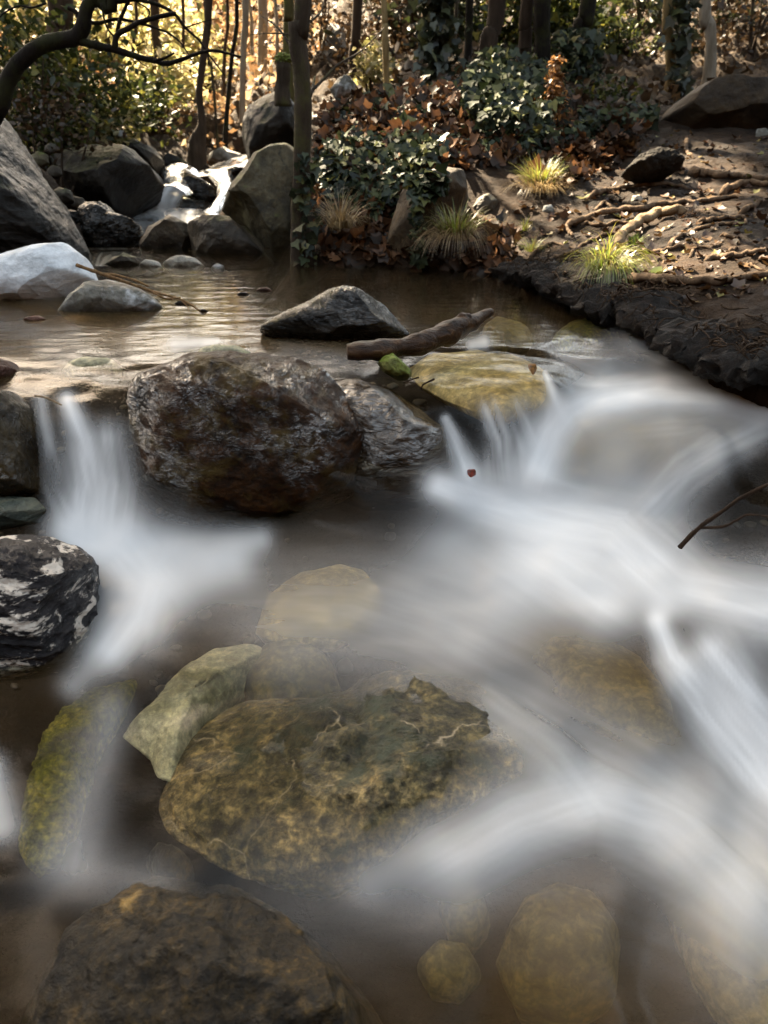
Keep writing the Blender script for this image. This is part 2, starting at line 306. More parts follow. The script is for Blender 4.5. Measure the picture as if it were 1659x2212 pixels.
# below the cascade the bed lies under the falling water
T3 = [p - np.array([0, 0, .40]) if k >= len(tp_px) - 5 or tp_px[k][:2] in ((480, 372), (560, 320)) else p for k, p in enumerate(T3)]
T3 += [Py(u, v, y) - np.array([0, 0, .30]) for u, v, y in gully]
T3 += [np.array(p, float) for p in [(-2.6, 2.2, .5), (-2.6, 1, .4), (-2.4, 3.4, .55), (-4, 4, 1.3), (-4, 1, 1.0), (-6, 8, 2.3), (-5, 12, 2.6), (-9, 5, 3), (-9, 15, 4.5), (-4, 16, 2.9), (0, 18, 3.3), (3, 15, 3.6), (6, 12, 3.6),
       (9, 8, 3.2), (5, 5, 1.0), (3.5, 3, .5), (4, 1, .45), (1.9, 1.2, .2), (2.2, 0, .2), (2, -1, .15), (-2.3, -1, .3), (-12, 22, 6.5), (0, 24, 5.5), (8, 20, 6.5), (13, 14, 6), (13, 2, 9), (-13, 2, 9), (-13, -3, 10), (13, -3, 10), (0, -3, .3), (0, -6, 3), (0, -11, 8), (-7, -11, 9), (7, -11, 9), (7.5, 1, 4.5), (-7.5, 1, 4.5), (-6, -5, 4.5), (6, -5, 4.5), (3, -2.5, .8), (-3, -2.5, 1)]]  # unseen slopes beside and behind the camera, raised to narrow the sky light
T3 = np.array(T3)
def rbf_fit(P):
    d = np.linalg.norm(P[:, None, :2] - P[None, :, :2], axis=2); n = len(P)
    A = np.zeros((n + 3, n + 3)); A[:n, :n] = d - np.eye(n) * 0.02; A[:n, n] = 1; A[:n, n + 1:] = P[:, :2]; A[n, :n] = 1; A[n + 1:, :n] = P[:, :2].T
    return np.linalg.solve(A, np.concatenate([P[:, 2], [0, 0, 0]]))
tw = rbf_fit(T3)
def rbf(XY):
    out = np.zeros(len(XY))
    for s in range(0, len(XY), 20000):
        q = XY[s:s + 20000]; d = np.sqrt(((q[:, None] - T3[None, :, :2]) ** 2).sum(2) + 0.01)
        out[s:s + 20000] = d @ tw[:-3] + tw[-3] + q @ tw[-2:]
    return out
def axis(segs):
    return np.concatenate([np.linspace(a, b, n, endpoint=False) for a, b, n in segs] + [[segs[-1][1]]])
GX = axis([(-16, -4, 40), (-4, -1.9, 50), (-1.9, 2.6, 220), (2.6, 5, 50), (5, 16, 40)])
GY = axis([(-13, -3, 20), (-3, .2, 20), (.2, 1.4, 40), (1.4, 5.2, 220), (5.2, 9, 90), (9, 25, 90)])
gx, gy = np.meshgrid(GX, GY); XY = np.stack([gx.ravel(), gy.ravel()], 1)
p3 = np.concatenate([XY, np.zeros((len(XY), 1))], 1)
sdist = poly_sd(XY, BP) + 0.035 * fbm(p3 * 5.0, 3)
bed = -0.19 - 0.42 * (1 - sstep(1.15, 1.9, XY[:, 1])) + 0.03 * fbm(p3 * 3, 3)
bankz = rbf(XY)
far = sstep(4.5, 9, XY[:, 1])
bankz = bankz + 0.022 * fbm(p3 * 4, 4) * (1 + 5 * far) + 0.012 * ridged(p3 * 9, 2) * (1 - far) + 0.10 * fbm(p3 * .8, 3) * sstep(5, 9, XY[:, 1])
low = sstep(0.0, 0.04, sdist) * 0.75 + sstep(0.03, 0.14, sdist) * 0.25
ZT = np.where(sdist > 0.3, bankz, bed * (1 - low) + bankz * low).reshape(gx.shape)
def hz(x, y):
    x = np.atleast_1d(x).astype(float); y = np.atleast_1d(y).astype(float)
    i = np.clip(np.searchsorted(GX, x) - 1, 0, len(GX) - 2); j = np.clip(np.searchsorted(GY, y) - 1, 0, len(GY) - 2)
    a = np.clip((x - GX[i]) / (GX[i + 1] - GX[i]), 0, 1); b = np.clip((y - GY[j]) / (GY[j + 1] - GY[j]), 0, 1)
    return (ZT[j, i] * (1 - a) + ZT[j, i + 1] * a) * (1 - b) + (ZT[j + 1, i] * (1 - a) + ZT[j + 1, i + 1] * a) * b
_ts = np.concatenate([np.linspace(0.8, 6, 520), np.linspace(6, 22, 400)[1:]])
def Pg(u, v):
    """points of the ground seen at photo points (u, v)"""
    u = np.atleast_1d(u).astype(float); v = np.atleast_1d(v).astype(float)
    D = RX * ((u - CX) / F)[:, None] + UP * ((CY - v) / F)[:, None] + FW
    out = np.zeros((len(u), 3))
    for k in range(len(u)):
        P = CAM + D[k] * _ts[:, None]; below = P[:, 2] < hz(P[:, 0], P[:, 1])
        q = np.argmax(below) if below.any() else len(_ts) - 1
        out[k] = P[q]; out[k, 2] = hz(P[q, 0], P[q, 1])[0]
    return out
def soil_material():
    n = NT('forest_soil'); tc = n.node('ShaderNodeTexCoord').outputs['Object']
    n1 = n.noise(tc, 3, 8, .65, .4); n2 = n.noise(tc, 28, 8, .7); n3 = n.noise(tc, 110, 4, .7)
    c = n.ramp(n1, [(.32, (.011, .007, .004)), (.5, (.026, .014, .0065)), (.68, (.052, .029, .014))])
    y = n.node('ShaderNodeSeparateXYZ', {0: tc}).outputs[1]
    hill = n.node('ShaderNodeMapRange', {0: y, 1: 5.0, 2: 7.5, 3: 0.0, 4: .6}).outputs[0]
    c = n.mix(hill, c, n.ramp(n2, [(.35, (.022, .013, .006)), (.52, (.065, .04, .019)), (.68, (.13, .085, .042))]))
    c = n.mix(.7, c, n.ramp(n2, [(.3, (.3, .3, .3)), (.6, (1.2, 1.2, 1.2))]), 'MULTIPLY')
    wet = n.node('ShaderNodeMapRange', {0: n.node('ShaderNodeSeparateXYZ', {0: tc}).outputs[2], 1: -.22, 2: -.05, 3: .35, 4: 1.0}).outputs[0]   # wet silt of the bed
    c = n.mix(1.0, c, n.node('ShaderNodeCombineXYZ', {0: wet, 1: wet, 2: wet}).outputs[0], 'MULTIPLY')
    h = n.math('ADD', n2, n.math('MULTIPLY', n3, .35))
    b = n.node('ShaderNodeBump', {'Height': h, 'Strength': 1.0, 'Distance': .03}).outputs[0]
    return n.done(n.shader('ShaderNodeBsdfPrincipled', {'Base Color': c, 'Roughness': .85, 'Normal': b, 'Specular IOR Level': .2}))
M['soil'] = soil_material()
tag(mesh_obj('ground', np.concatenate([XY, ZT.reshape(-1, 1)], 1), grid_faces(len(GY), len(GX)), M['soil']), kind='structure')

# overhanging lip of the undercut bank
def bank_edge():
    L = BP[6:15]; L = catmull(np.concatenate([L, np.zeros((len(L), 1))], 1), 34)[:, :2]
    T = np.gradient(L, axis=0); T /= np.linalg.norm(T, axis=1)[:, None]; Nn = np.stack([T[:, 1], -T[:, 0]], 1)
    if poly_sd(L[100:101] + Nn[100:101] * .1, BP)[0] > 0: Nn = -Nn
    V = []; seg = 30; n = len(L)
    for k in range(n):
        w = .055 + .035 * perlin(np.array([[k * .09, 3.3, 0]]))[0]; inn = L[k] - Nn[k] * .13; top = max(hz(inn[0], inn[1])[0], .05) - .014
        for j in range(seg):
            a = 2 * math.pi * j / seg; o = math.cos(a); u = math.sin(a)
            xy = L[k] - Nn[k] * .05 + Nn[k] * (o * (.075 + w)); V.append((xy[0], xy[1], top - .028 + u * (.024 if u > 0 else .05)))
    V = np.array(V); C = np.repeat(np.concatenate([L, np.zeros((n, 1))], 1), seg, 0)
    d = fbm(V * 24, 5); V[:, 2] += .018 * d + .008 * ridged(V * 45, 3); V[:, :2] += .035 * fbm(V * 24 + 5, 4, .65)[:, None] * (V[:, :2] - C[:, :2]) / .08
    j = np.arange((n - 1) * seg); r = j // seg; c = j % seg; c2 = (c + 1) % seg
    return V, np.stack([r * seg + c, r * seg + c2, (r + 1) * seg + c2, (r + 1) * seg + c], 1)
M['wet_earth'] = rock_mat('wet_earth', (.006, .004, .002), (.016, .010, .006), (.035, .022, .013), 14, (.7, .95), 1.0, 1.6, contrast=.8)
_v, _f = bank_edge(); tag(mesh_obj('bank_edge', _v, _f, M['wet_earth']), kind='structure')

# ------------------------------------------------------------------ stream water
WP = []
for x in np.arange(-2.0, 2.01, .2):
    for y in np.arange(2.05, 3.9, .2): WP.append((x, y, 0.0))
for x in np.arange(-2.0, 2.01, .2):
    for y in (0.0, .2): WP.append((x, y, -.34))
for u, v, z in [(0, 760, 0), (100, 770, 0), (200, 780, 0), (300, 760, 0), (420, 755, 0), (550, 745, 0), (650, 760, 0), (750, 770, 0), (850, 745, 0), (1000, 690, 0), (1100, 690, 0), (1250, 700, 0), (1350, 710, 0),
                (30, 810, -.005), (150, 820, -.005), (250, 830, -.008), (20, 840, -.01), (60, 855, -.015), (130, 865, -.02), (200, 870, -.02), (270, 870, -.02), (-80, 830, -.01), (-200, 820, -.01),
                (740, 800, -.005), (800, 810, -.01), (850, 830, -.015), (900, 870, -.03), (950, 910, -.05), (975, 940, -.075),
                (950, 780, -.01), (1050, 780, -.01), (1150, 790, -.012), (900, 800, -.01), (1000, 830, -.02), (1100, 840, -.02), (1180, 830, -.02), (1000, 870, -.03), (1100, 880, -.035), (1200, 870, -.04),
                (1000, 1070, -.21), (1100, 1055, -.21), (1200, 1040, -.21), (1250, 760, -.01), (1350, 760, -.015), (1450, 770, -.02), (1200, 800, -.02), (1280, 830, -.04), (1400, 815, -.04), (1500, 810, -.04), (1600, 825, -.05),
                (1300, 870, -.062), (1400, 845, -.05), (1550, 845, -.05), (1659, 870, -.06), (1800, 880, -.06), (1250, 930, -.105), (1350, 930, -.09), (1450, 930, -.08), (1550, 950, -.09), (1659, 960, -.11), (1800, 980, -.12),
                (1220, 1000, -.165), (1320, 1000, -.155), (1420, 1000, -.14), (1520, 1030, -.16), (1620, 1060, -.19), (1300, 1050, -.21), (1400, 1070, -.21), (1500, 1120, -.22), (1640, 1180, -.23), (1800, 1180, -.24),
                (1050, 1120, -.217), (1150, 1120, -.213), (1250, 1130, -.21), (1350, 1150, -.21), (1440, 1180, -.215), (1100, 1220, -.222), (1250, 1230, -.213), (1380, 1250, -.215), (1150, 1300, -.23), (1300, 1310, -.222),
                (1450, 1250, -.22), (1600, 1250, -.21), (1680, 1300, -.215), (1420, 1340, -.225), (1500, 1390, -.225), (1600, 1400, -.225), (1750, 1400, -.23), (1480, 1450, -.265), (1600, 1480, -.27), (1560, 1560, -.315), (1680, 1560, -.32), (1640, 1650, -.34), (1720, 1720, -.35),
                (1120, 1400, -.258), (1200, 1500, -.275), (1350, 1600, -.292), (1500, 1700, -.318), (1650, 1800, -.345), (1100, 1345, -.235), (1250, 1400, -.243), (1380, 1450, -.25), (1300, 1480, -.27),
                (500, 1550, -.26), (700, 1500, -.255), (900, 1480, -.25), (1050, 1550, -.25), (1150, 1620, -.238), (1060, 1680, -.238), (1200, 1700, -.25), (600, 1700, -.265), (800, 1700, -.265), (1000, 1750, -.268), (450, 1750, -.275),
                (50, 1550, -.27), (200, 1500, -.26), (300, 1600, -.27), (150, 1700, -.28), (50, 1800, -.29), (300, 1850, -.29), (200, 2000, -.30), (0, 2100, -.31), (-200, 1700, -.28), (-200, 2100, -.31),
                (900, 1820, -.272), (1100, 1760, -.268), (1300, 1720, -.272), (1450, 1800, -.295), (1600, 1950, -.32), (600, 1950, -.30), (900, 2000, -.30), (1200, 1950, -.29), (1200, 2150, -.31), (1500, 2150, -.335), (700, 2200, -.31), (300, 2200, -.32), (1750, 2100, -.37), (20, 1140, -.235), (0, 1480, -.25), (-200, 1300, -.24)]:
    WP.append(tuple(Pz(u, v, z)))
for u in range(200, 1000, 130):
    for v in range(1180, 1460, 70): WP.append(tuple(Pz(u, v, -.235 - .015 * (v - 1180) / 280)))
for u in (70, 130, 190, 250, 300):
    for v, y in ((900, 1.54), (950, 1.5), (1000, 1.47), (1050, 1.45), (1100, 1.43), (1130, 1.415)):
        WP.append(tuple(Py(u, v, y)))
for u, v, y in [(800, 900, 1.62), (870, 950, 1.56), (930, 980, 1.54), (800, 1000, 1.5), (900, 1020, 1.5), (850, 1060, 1.46), (950, 1070, 1.45), (1050, 930, 1.62), (1150, 930, 1.65), (1050, 980, 1.58), (1150, 980, 1.6), (1000, 1000, 1.53), (1060, 1020, 1.56), (1180, 1000, 1.62)]:
    WP.append(tuple(Py(u, v, y)))
WP = np.array(WP)
def water_z(XY):
    out = np.zeros(len(XY))
    for s in range(0, len(XY), 8000):
        q = XY[s:s + 8000]; d2 = ((q[:, None] - WP[None, :, :2]) ** 2).sum(2)
        sg = np.clip(0.035 + 0.0 * q[:, 1], .035, .2)[:, None]
        e = -(d2 - d2.min(1)[:, None]) / (2 * sg ** 2); w = np.exp(e)
        out[s:s + 8000] = (w * WP[None, :, 2]).sum(1) / w.sum(1)
    return out
def blur2(A, k):
    for _ in range(k):
        A = (A + np.roll(A, 1, 0) + np.roll(A, -1, 0)) / 3; A = (A + np.roll(A, 1, 1) + np.roll(A, -1, 1)) / 3
    return A
wx = axis([(-2.3, -1.05, 24), (-1.05, 1.15, 480), (1.15, 2.0, 20)])
wy = axis([(-.2, .25, 10), (.25, 2.1, 420), (2.1, 3.9, 90)])
ax, ay = np.meshgrid(wx, wy); WXY = np.stack([ax.ravel(), ay.ravel()], 1)
WZ = blur2(water_z(WXY).reshape(ax.shape), 4)
q3 = np.concatenate([WXY, np.zeros((len(WXY), 1))], 1)
turb = 1 - sstep(1.7, 2.2, WXY[:, 1])
WZ = WZ.ravel() + turb * 0.0035 * fbm(q3 * 9, 2)
WV = np.concatenate([WXY, WZ[:, None]], 1)
pu, pv = project(WV)
ok = (WXY[:, 1] > .1)
pu = np.where(ok, pu, -999); pv = np.where(ok, pv, 3000)
def stroke(pts, amp, streak=0.0, sf=0.045):
    """soft band of aerated water that follows the current through the given points (u, v, half width)"""
    best = np.full(len(pu), 1e9); side = np.zeros(len(pu)); along = np.zeros(len(pu)); L = 0
    pts = [np.array(p, float) for p in pts]
    for a, b in zip(pts[:-1], pts[1:]):
        ab = b[:2] - a[:2]; l2 = ab @ ab
        t = np.clip(((pu - a[0]) * ab[0] + (pv - a[1]) * ab[1]) / l2, 0, 1)
        w = a[2] + t * (b[2] - a[2]); dx = pu - a[0] - t * ab[0]; dy = pv - a[1] - t * ab[1]
        d = np.sqrt(dx * dx + dy * dy) / w; s = (dx * ab[1] - dy * ab[0]) / math.sqrt(l2)
        m = d < best; best = np.where(m, d, best); side = np.where(m, s, side); along = np.where(m, L + t * math.sqrt(l2), along); L += math.sqrt(l2)
    val = amp * np.exp(-best ** 2)
    if streak:
        k = np.stack([side * sf, along * .006, np.full(len(pu), amp * 31)], 1)
        val = val * (1 - streak + streak * np.clip(.5 + 1.1 * fbm(k, 3), 0, 1.3))
    return val
def blob(u, v, ru, rv, amp, ang=0.0):
    c, s = math.cos(ang), math.sin(ang); a = pu - u; b = pv - v
    return amp * np.exp(-(((a * c + b * s) / ru) ** 2 + ((-a * s + b * c) / rv) ** 2))
clear = np.ones(len(pu))
for pts, amp, st in [
    ([(85, 865, 16), (100, 950, 20), (120, 1050, 26), (150, 1120, 36)], .5, .6), ([(145, 865, 18), (178, 950, 30), (192, 1050, 42), (190, 1140, 60)], .95, .3),
    ([(235, 950, 36), (245, 1050, 44), (235, 1130, 60)], .66, .4), ([(160, 1150, 45), (260, 1190, 80), (310, 1250, 95), (290, 1330, 75), (240, 1400, 45)], .9, .1),
    ([(250, 1165, 40), (450, 1190, 50), (560, 1165, 28)], .5, 0), ([(330, 1260, 70), (500, 1220, 50)], .55, 0), ([(240, 1390, 40), (160, 1480, 30)], .3, 0),
    ([(962, 905, 9), (985, 955, 16), (1012, 1020, 26)], .92, .4), ([(1060, 885, 22), (1085, 950, 30), (1090, 1000, 40)], .6, .7), ([(1120, 880, 22), (1150, 950, 32)], .55, .7), ([(1178, 805, 7), (1200, 860, 12), (1222, 900, 16)], .75, .3), ([(1190, 880, 14), (1190, 960, 30)], .4, .5),
    ([(1165, 1010, 50), (1190, 940, 50), (1230, 890, 46), (1310, 862, 46), (1420, 846, 40), (1540, 850, 38), (1660, 884, 40), (1800, 900, 40)], .97, .15),
    ([(1640, 930, 30), (1560, 970, 40), (1480, 1020, 55), (1420, 1080, 60)], .6, .25), ([(1300, 900, 70), (1330, 980, 80)], .35, 0), ([(1560, 890, 60), (1450, 900, 80)], .4, .2),
    ([(950, 1050, 34), (1060, 1085, 55), (1180, 1125, 95), (1320, 1150, 95), (1400, 1220, 100)], .97, .12), ([(1180, 1210, 120), (1300, 1290, 80)], .85, .1), ([(980, 1180, 80), (1080, 1290, 90)], .42, 0), ([(900, 1280, 90), (1000, 1380, 70)], .25, 0),
    ([(1500, 1270, 60), (1660, 1310, 90), (1800, 1330, 90)], .85, .12), ([(1420, 1340, 20), (1450, 1420, 34), (1540, 1540, 60), (1660, 1680, 70), (1750, 1760, 70)], .95, .25), ([(1540, 1410, 50), (1620, 1520, 66), (1720, 1640, 66)], .95, .25), ([(1430, 1300, 40), (1420, 1340, 24)], .6, 0),
    ([(990, 1850, 90), (1120, 1775, 90), (1290, 1720, 80), (1440, 1770, 100), (1570, 1870, 120), (1680, 1980, 120)], .66, .12), ([(1100, 1800, 160), (1350, 1850, 200), (1600, 2000, 200)], .13, .3), ([(920, 1840, 60), (800, 1900, 50)], .3, 0), ([(-20, 1660, 30), (0, 1780, 40)], .5, 0),
    ([(1385, 740, 60), (1470, 770, 50)], .35, .3), ([(560, 1300, 110), (760, 1300, 120), (950, 1360, 120), (1080, 1420, 110)], .24, .2), ([(640, 1420, 90), (900, 1430, 90)], .16, .2), ([(240, 1540, 45), (200, 1680, 50), (160, 1850, 60)], .26, .2), ([(130, 1880, 70), (330, 1900, 60)], .14, .2), ([(1080, 1540, 60), (1200, 1630, 70), (1270, 1720, 60)], .34, .25), ([(1180, 1500, 60), (1400, 1620, 80), (1640, 1780, 80)], .2, .2), ([(1018, 745, 12), (1045, 738, 14)], .7, 0), ([(380, 745, 22), (470, 737, 9)], .45, 0), ([(1220, 770, 25), (1300, 790, 40)], .3, .3), ([(700, 1850, 200), (900, 1950, 100)], .12, 0), ([(620, 770, 30), (780, 790, 25)], .15, .4)]:
    clear *= 1 - np.clip(stroke(pts, amp, st), 0, 1)
foam = (1 - clear) * (1 - blob(620, 1690, 330, 190, .92))
murk_and_sheen = .045 + blob(1000, 1430, 480, 150, .24) + blob(1350, 1900, 450, 330, .22) + blob(330, 735, 520, 75, .3) + blob(620, 1240, 330, 110, .14) + blob(1250, 760, 350, 60, .12) + blob(230, 1620, 120, 200, .08)  # broad left pool blob tints in golden reflection besides the real murk
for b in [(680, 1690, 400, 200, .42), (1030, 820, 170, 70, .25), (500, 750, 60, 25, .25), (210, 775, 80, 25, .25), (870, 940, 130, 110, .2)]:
    murk_and_sheen = murk_and_sheen - blob(*b)
murk_and_sheen = np.clip(murk_and_sheen * (1 + .5 * fbm(q3 * np.array([2.5, 2.5, 1]), 2)), .02, .8)
def water_material(name):
    n = NT(name); tc = n.node('ShaderNodeTexCoord').outputs['Object']
    foam = n.attr('foam'); murk_and_sheen = n.attr('murk_and_sheen')
    tr = n.shader('ShaderNodeBsdfTransparent', {'Color': (.93, .90, .82, 1)})
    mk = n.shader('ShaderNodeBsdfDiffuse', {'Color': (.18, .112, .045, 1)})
    base = n.mixsh(murk_and_sheen, tr, mk)
    wc = n.mix(n.noise(tc, 3, 3), (.80, .82, .84), (.88, .87, .85))
    white = n.mixsh(.3, n.shader('ShaderNodeBsdfDiffuse', {'Color': wc}), n.shader('ShaderNodeBsdfTranslucent', {'Color': wc}))
    body = n.mixsh(foam, base, white)
    mp = n.node('ShaderNodeMapping', {'Vector': tc, 'Scale': (1.0, 2.6, 1.0)}).outputs[0]
    b = n.node('ShaderNodeBump', {'Height': n.noise(mp, 7, 3, .5), 'Strength': .12, 'Distance': .03}).outputs[0]
    fr = n.node('ShaderNodeFresnel', {'IOR': 1.16, 'Normal': b}).outputs[0]
    fr = n.math('MULTIPLY', fr, n.math('SUBTRACT', 1.0, n.math('MULTIPLY', foam, .8)))
    gl = n.shader('ShaderNodeBsdfGlossy', {'Color': (1, 1, 1, 1), 'Roughness': n.node('ShaderNodeMapRange', {0: n.node('ShaderNodeSeparateXYZ', {0: tc}).outputs[1], 1: 1.6, 2: 2.3, 3: .22, 4: .11}).outputs[0], 'Normal': b})
    return n.done(n.mixsh(fr, body, gl))
M['water'] = water_material('silky_stream')
tag(mesh_obj('stream_water', WV, grid_faces(len(wy), len(wx)), M['water'], attrs={'foam': foam, 'murk_and_sheen': murk_and_sheen}), kind='structure')

# the cascade upstream: sheets of falling water in one mesh
cv, cf, cfo, cmu = [], [], [], []
def sheet(rows, amp, lift=.02, n=14, sub=6, edge=.5):
    base = sum(len(x) for x in cv)
    R = []
    for a, b in zip(rows[:-1], rows[1:]):
        for k in range(sub): R.append(np.array(a, float) + (np.array(b, float) - np.array(a, float)) * k / sub)
    R.append(np.array(rows[-1], float)); P = []; fo = []
    for k, r in enumerate(R):
        A = Py(r[0], r[1], r[4]); B = Py(r[2], r[3], r[4])
        for j in range(n):
            t = j / (n - 1); p = A + (B - A) * t; p[2] += lift * math.sin(math.pi * t) - (.015 if j in (0, n - 1) else 0)
            P.append(p); fo.append(amp * (math.sin(math.pi * t) ** edge if 0 < j < n - 1 else 0))
    P = np.array(P); fo = np.array(fo)
    idx = np.arange(len(P)) % n; row = np.arange(len(P)) // n
    fo = fo * np.clip(.75 + .7 * fbm(np.stack([idx * .55, row * .06, np.full(len(P), base * .37)], 1), 3), .25, 1.15)
    cv.append(P); cfo.append(fo); cmu.append(np.full(len(P), .15)); cf.append(grid_faces(len(R), n) + base)
sheet([(470, 352, 560, 332, 6.9), (440, 366, 530, 356, 6.4), (415, 374, 510, 372, 6.1), (410, 386, 505, 386, 5.98)], .6)
sheet([(346, 368, 430, 370, 6.05), (344, 375, 424, 377, 5.98), (350, 393, 408, 396, 5.85), (336, 409, 416, 412, 5.6), (322, 416, 402, 419, 5.5), (304, 438, 386, 445, 5.42), (294, 464, 384, 474, 5.34), (276, 484, 390, 490, 5.1)], 0.8, .05)
sheet([(450, 378, 510, 374, 6.02), (468, 398, 504, 398, 5.85), (466, 428, 492, 428, 5.6), (448, 450, 484, 458, 5.42), (418, 468, 470, 478, 5.22), (388, 478, 442, 492, 5.05)], .85, .03)
sheet([(276, 458, 474, 456, 5.35), (272, 472, 470, 470, 5.1), (285, 486, 456, 488, 4.9), (300, 506, 440, 508, 4.7)], 1, .02)
sheet([(182, 550, 285, 545, 3.9), (184, 560, 262, 560, 3.6), (188, 576, 244, 578, 3.28)], .75, .006)
cva = np.concatenate(cv)
tag(mesh_obj('cascade_water', cva, np.concatenate(cf), M['water'], attrs={'foam': np.clip(np.concatenate(cfo), 0, 1), 'murk_and_sheen': np.concatenate(cmu)}), kind='structure')

# ------------------------------------------------------------------ rocks
_ico = {}
def ico(n):
    if n not in _ico:
        bm = bmesh.new(); bmesh.ops.create_icosphere(bm, subdivisions=n, radius=1); bm.verts.ensure_lookup_table()
        _ico[n] = (np.array([v.co[:] for v in bm.verts]), np.array([[v.index for v in f.verts] for f in bm.faces])); bm.free()
    return _ico[n]
def rock(label, outline, mat, y=None, zs=None, T=.1, facet=.5, amp=.04, freq=3.0, ridge=.5, sub=6, seed=0, name='rock', cat='rock', strat=None, box=.8, group=None, flat=None, sink=0.0):
    """a stone with the given outline (photo points), its own distance (y of its middle, or resting just under height zs) and depth T"""
    r_ = np.random.default_rng(seed + 100)
    O = np.array(outline, float); c = O.mean(0)
    if flat is None: flat = name.startswith('submerged') and y is None
    if flat:
        C = Pz(c[0], c[1], zs - T); D = (C - CAM) @ FW
    elif y is not None: D = (Py(c[0], c[1], y) - CAM) @ FW
    else: D = Dz(c[0], c[1], zs) + T * .92
    px = D / F
    if not flat: C = CAM + D * ray(c[0], c[1])
    E, Fc = ico(sub)
    th = np.linspace(-math.pi, math.pi, 361); rad = np.zeros(361)
    for k, t in enumerate(th):
        d = np.array([math.cos(t), -math.sin(t)]); best = 0
        for i in range(len(O)):
            a = O[i] - c; b = O[(i + 1) % len(O)] - c; e = b - a; den = d[0] * e[1] - d[1] * e[0]
            if abs(den) < 1e-9: continue
            s = (a[0] * e[1] - a[1] * e[0]) / den; w = (a[0] * d[1] - a[1] * d[0]) / den
            if s > 0 and -1e-6 <= w <= 1 + 1e-6: best = max(best, s)
        rad[k] = best
    rp = np.concatenate([rad[-7:-1], rad, rad[1:7]]); rad = np.convolve(rp, np.hanning(9) / np.hanning(9).sum(), 'same')[6:-6]
    ang = np.arctan2(E[:, 1], E[:, 0]); R = np.interp(ang, th, rad) * px
    rho = np.sqrt(E[:, 0] ** 2 + E[:, 1] ** 2); cz = E[:, 2]
    rr = rho ** box; dz = np.sign(cz) * np.abs(cz) ** .9
    nrm = r_.normal(size=(16, 3)); nrm /= np.linalg.norm(nrm, axis=1)[:, None]; dd = r_.uniform(.62, .95, 16)
    f = np.min(np.where(E @ nrm.T > .15, dd / np.maximum(E @ nrm.T, .15), 9), axis=1); f = np.minimum(f, 1)
    f = 1 - facet * (1 - f) * np.abs(cz) ** .5
    V = (RX[None] * (R * rr * np.cos(ang) * f)[:, None] + UP[None] * (R * rr * np.sin(ang) * f)[:, None] - FW[None] * (dz * T * f)[:, None])
    if flat:   # a stone lying under the water: outline on its own level plane, thickness upright
        g = np.array([Pz(a, b_, zs - T) for a, b_ in zip(c[0] + R / px * rr * np.cos(ang) * f, c[1] - R / px * rr * np.sin(ang) * f)]) - C
        g[:, 2] += dz * T * f * .97; V = g
    size = rad.mean() * px
    Q = V / size * freq + seed * 7.7
    if strat is not None:
        a = np.array(strat[:3], float); a /= np.linalg.norm(a); Q = Q + (Q @ a)[:, None] * a[None] * strat[3]
    dn = amp * size * ((1 - ridge) * fbm(Q, 6, .55) + ridge * (ridged(Q * .8, 5, .5) - .3))
    N = V / np.maximum(np.linalg.norm(V, axis=1), 1e-9)[:, None]
    V = V + N * (dn * (0.35 + .65 * np.abs(cz)))[:, None]
    o = mesh_obj(name, V, Fc, M[mat]); o.location = (C[0], C[1], C[2] - sink)
    return tag(o, label, cat, group)

rock('large brown wet boulder in the middle of the stream, beside the left waterfall', [(282, 850), (300, 812), (375, 788), (430, 770), (480, 768), (560, 764), (640, 775), (700, 800), (740, 845), (775, 890), (798, 930), (800, 1000), (780, 1060), (720, 1090), (640, 1112), (560, 1135), (440, 1128), (360, 1105), (312, 1070), (295, 980), (285, 910)], 'boulder', y=1.60, T=.17, facet=.75, amp=.05, freq=3.4, ridge=.6, sub=7, seed=1, name='boulder', cat='boulder', strat=(.3, .3, 1, .5))
rock('brown rock ledge under a thin film of water, right of the big brown boulder', [(700, 800), (760, 790), (840, 812), (900, 850), (960, 900), (978, 940), (972, 1010), (955, 1055), (880, 1075), (790, 1075), (720, 1050), (700, 950)], 'ledge', y=1.64, T=.13, facet=.7, amp=.05, freq=2, seed=2, sink=.03, name='rock_ledge', sub=7, strat=(0, 0, 1, 1))
rock('dark pointed wet rock standing in the pool behind the driftwood log', [(558, 716), (600, 690), (660, 662), (710, 636), (745, 626), (790, 632), (830, 660), (865, 700), (890, 726), (840, 745), (740, 748), (640, 735), (575, 728)], 'black', y=2.12, T=.13, facet=.7, amp=.05, freq=2.4, seed=3, sub=7, strat=(1, 0, .6, 1.5))
rock('bright white angular rock at the left edge of the pool', [(-60, 590), (0, 576), (60, 558), (120, 543), (158, 537), (190, 560), (214, 610), (165, 655), (120, 672), (40, 668), (-40, 690)], 'white', y=2.72, T=.19, facet=.4, amp=.03, freq=2, seed=4, sub=7, box=.7)
rock('rounded grey rock with white streaks in front of the white rock', [(132, 685), (150, 650), (190, 618), (240, 606), (290, 618), (335, 645), (358, 668), (340, 688), (250, 702), (170, 702)], 'grey', y=2.50, T=.13, facet=.6, amp=.05, freq=2, seed=5, sub=7)
rock('big sloping grey rock slab rising along the left edge behind the white rock', [(-260, 200), (-60, 210), (0, 245), (50, 330), (100, 400), (150, 470), (192, 545), (185, 580), (100, 600), (-60, 620), (-260, 640)], 'slab', y=3.55, T=.5, facet=.6, amp=.08, freq=3.5, seed=6, sub=7, name='rock_slab', strat=(1, .2, 1, 2.0))
rock('big dark boulder left of the upper cascade', [(133, 355), (170, 333), (225, 321), (275, 330), (320, 355), (350, 388), (356, 405), (330, 425), (300, 450), (270, 490), (230, 470), (185, 450), (150, 410)], 'darkdry', y=5.2, T=.38, facet=.9, amp=.06, freq=2, seed=7, name='boulder', cat='boulder', sub=7)
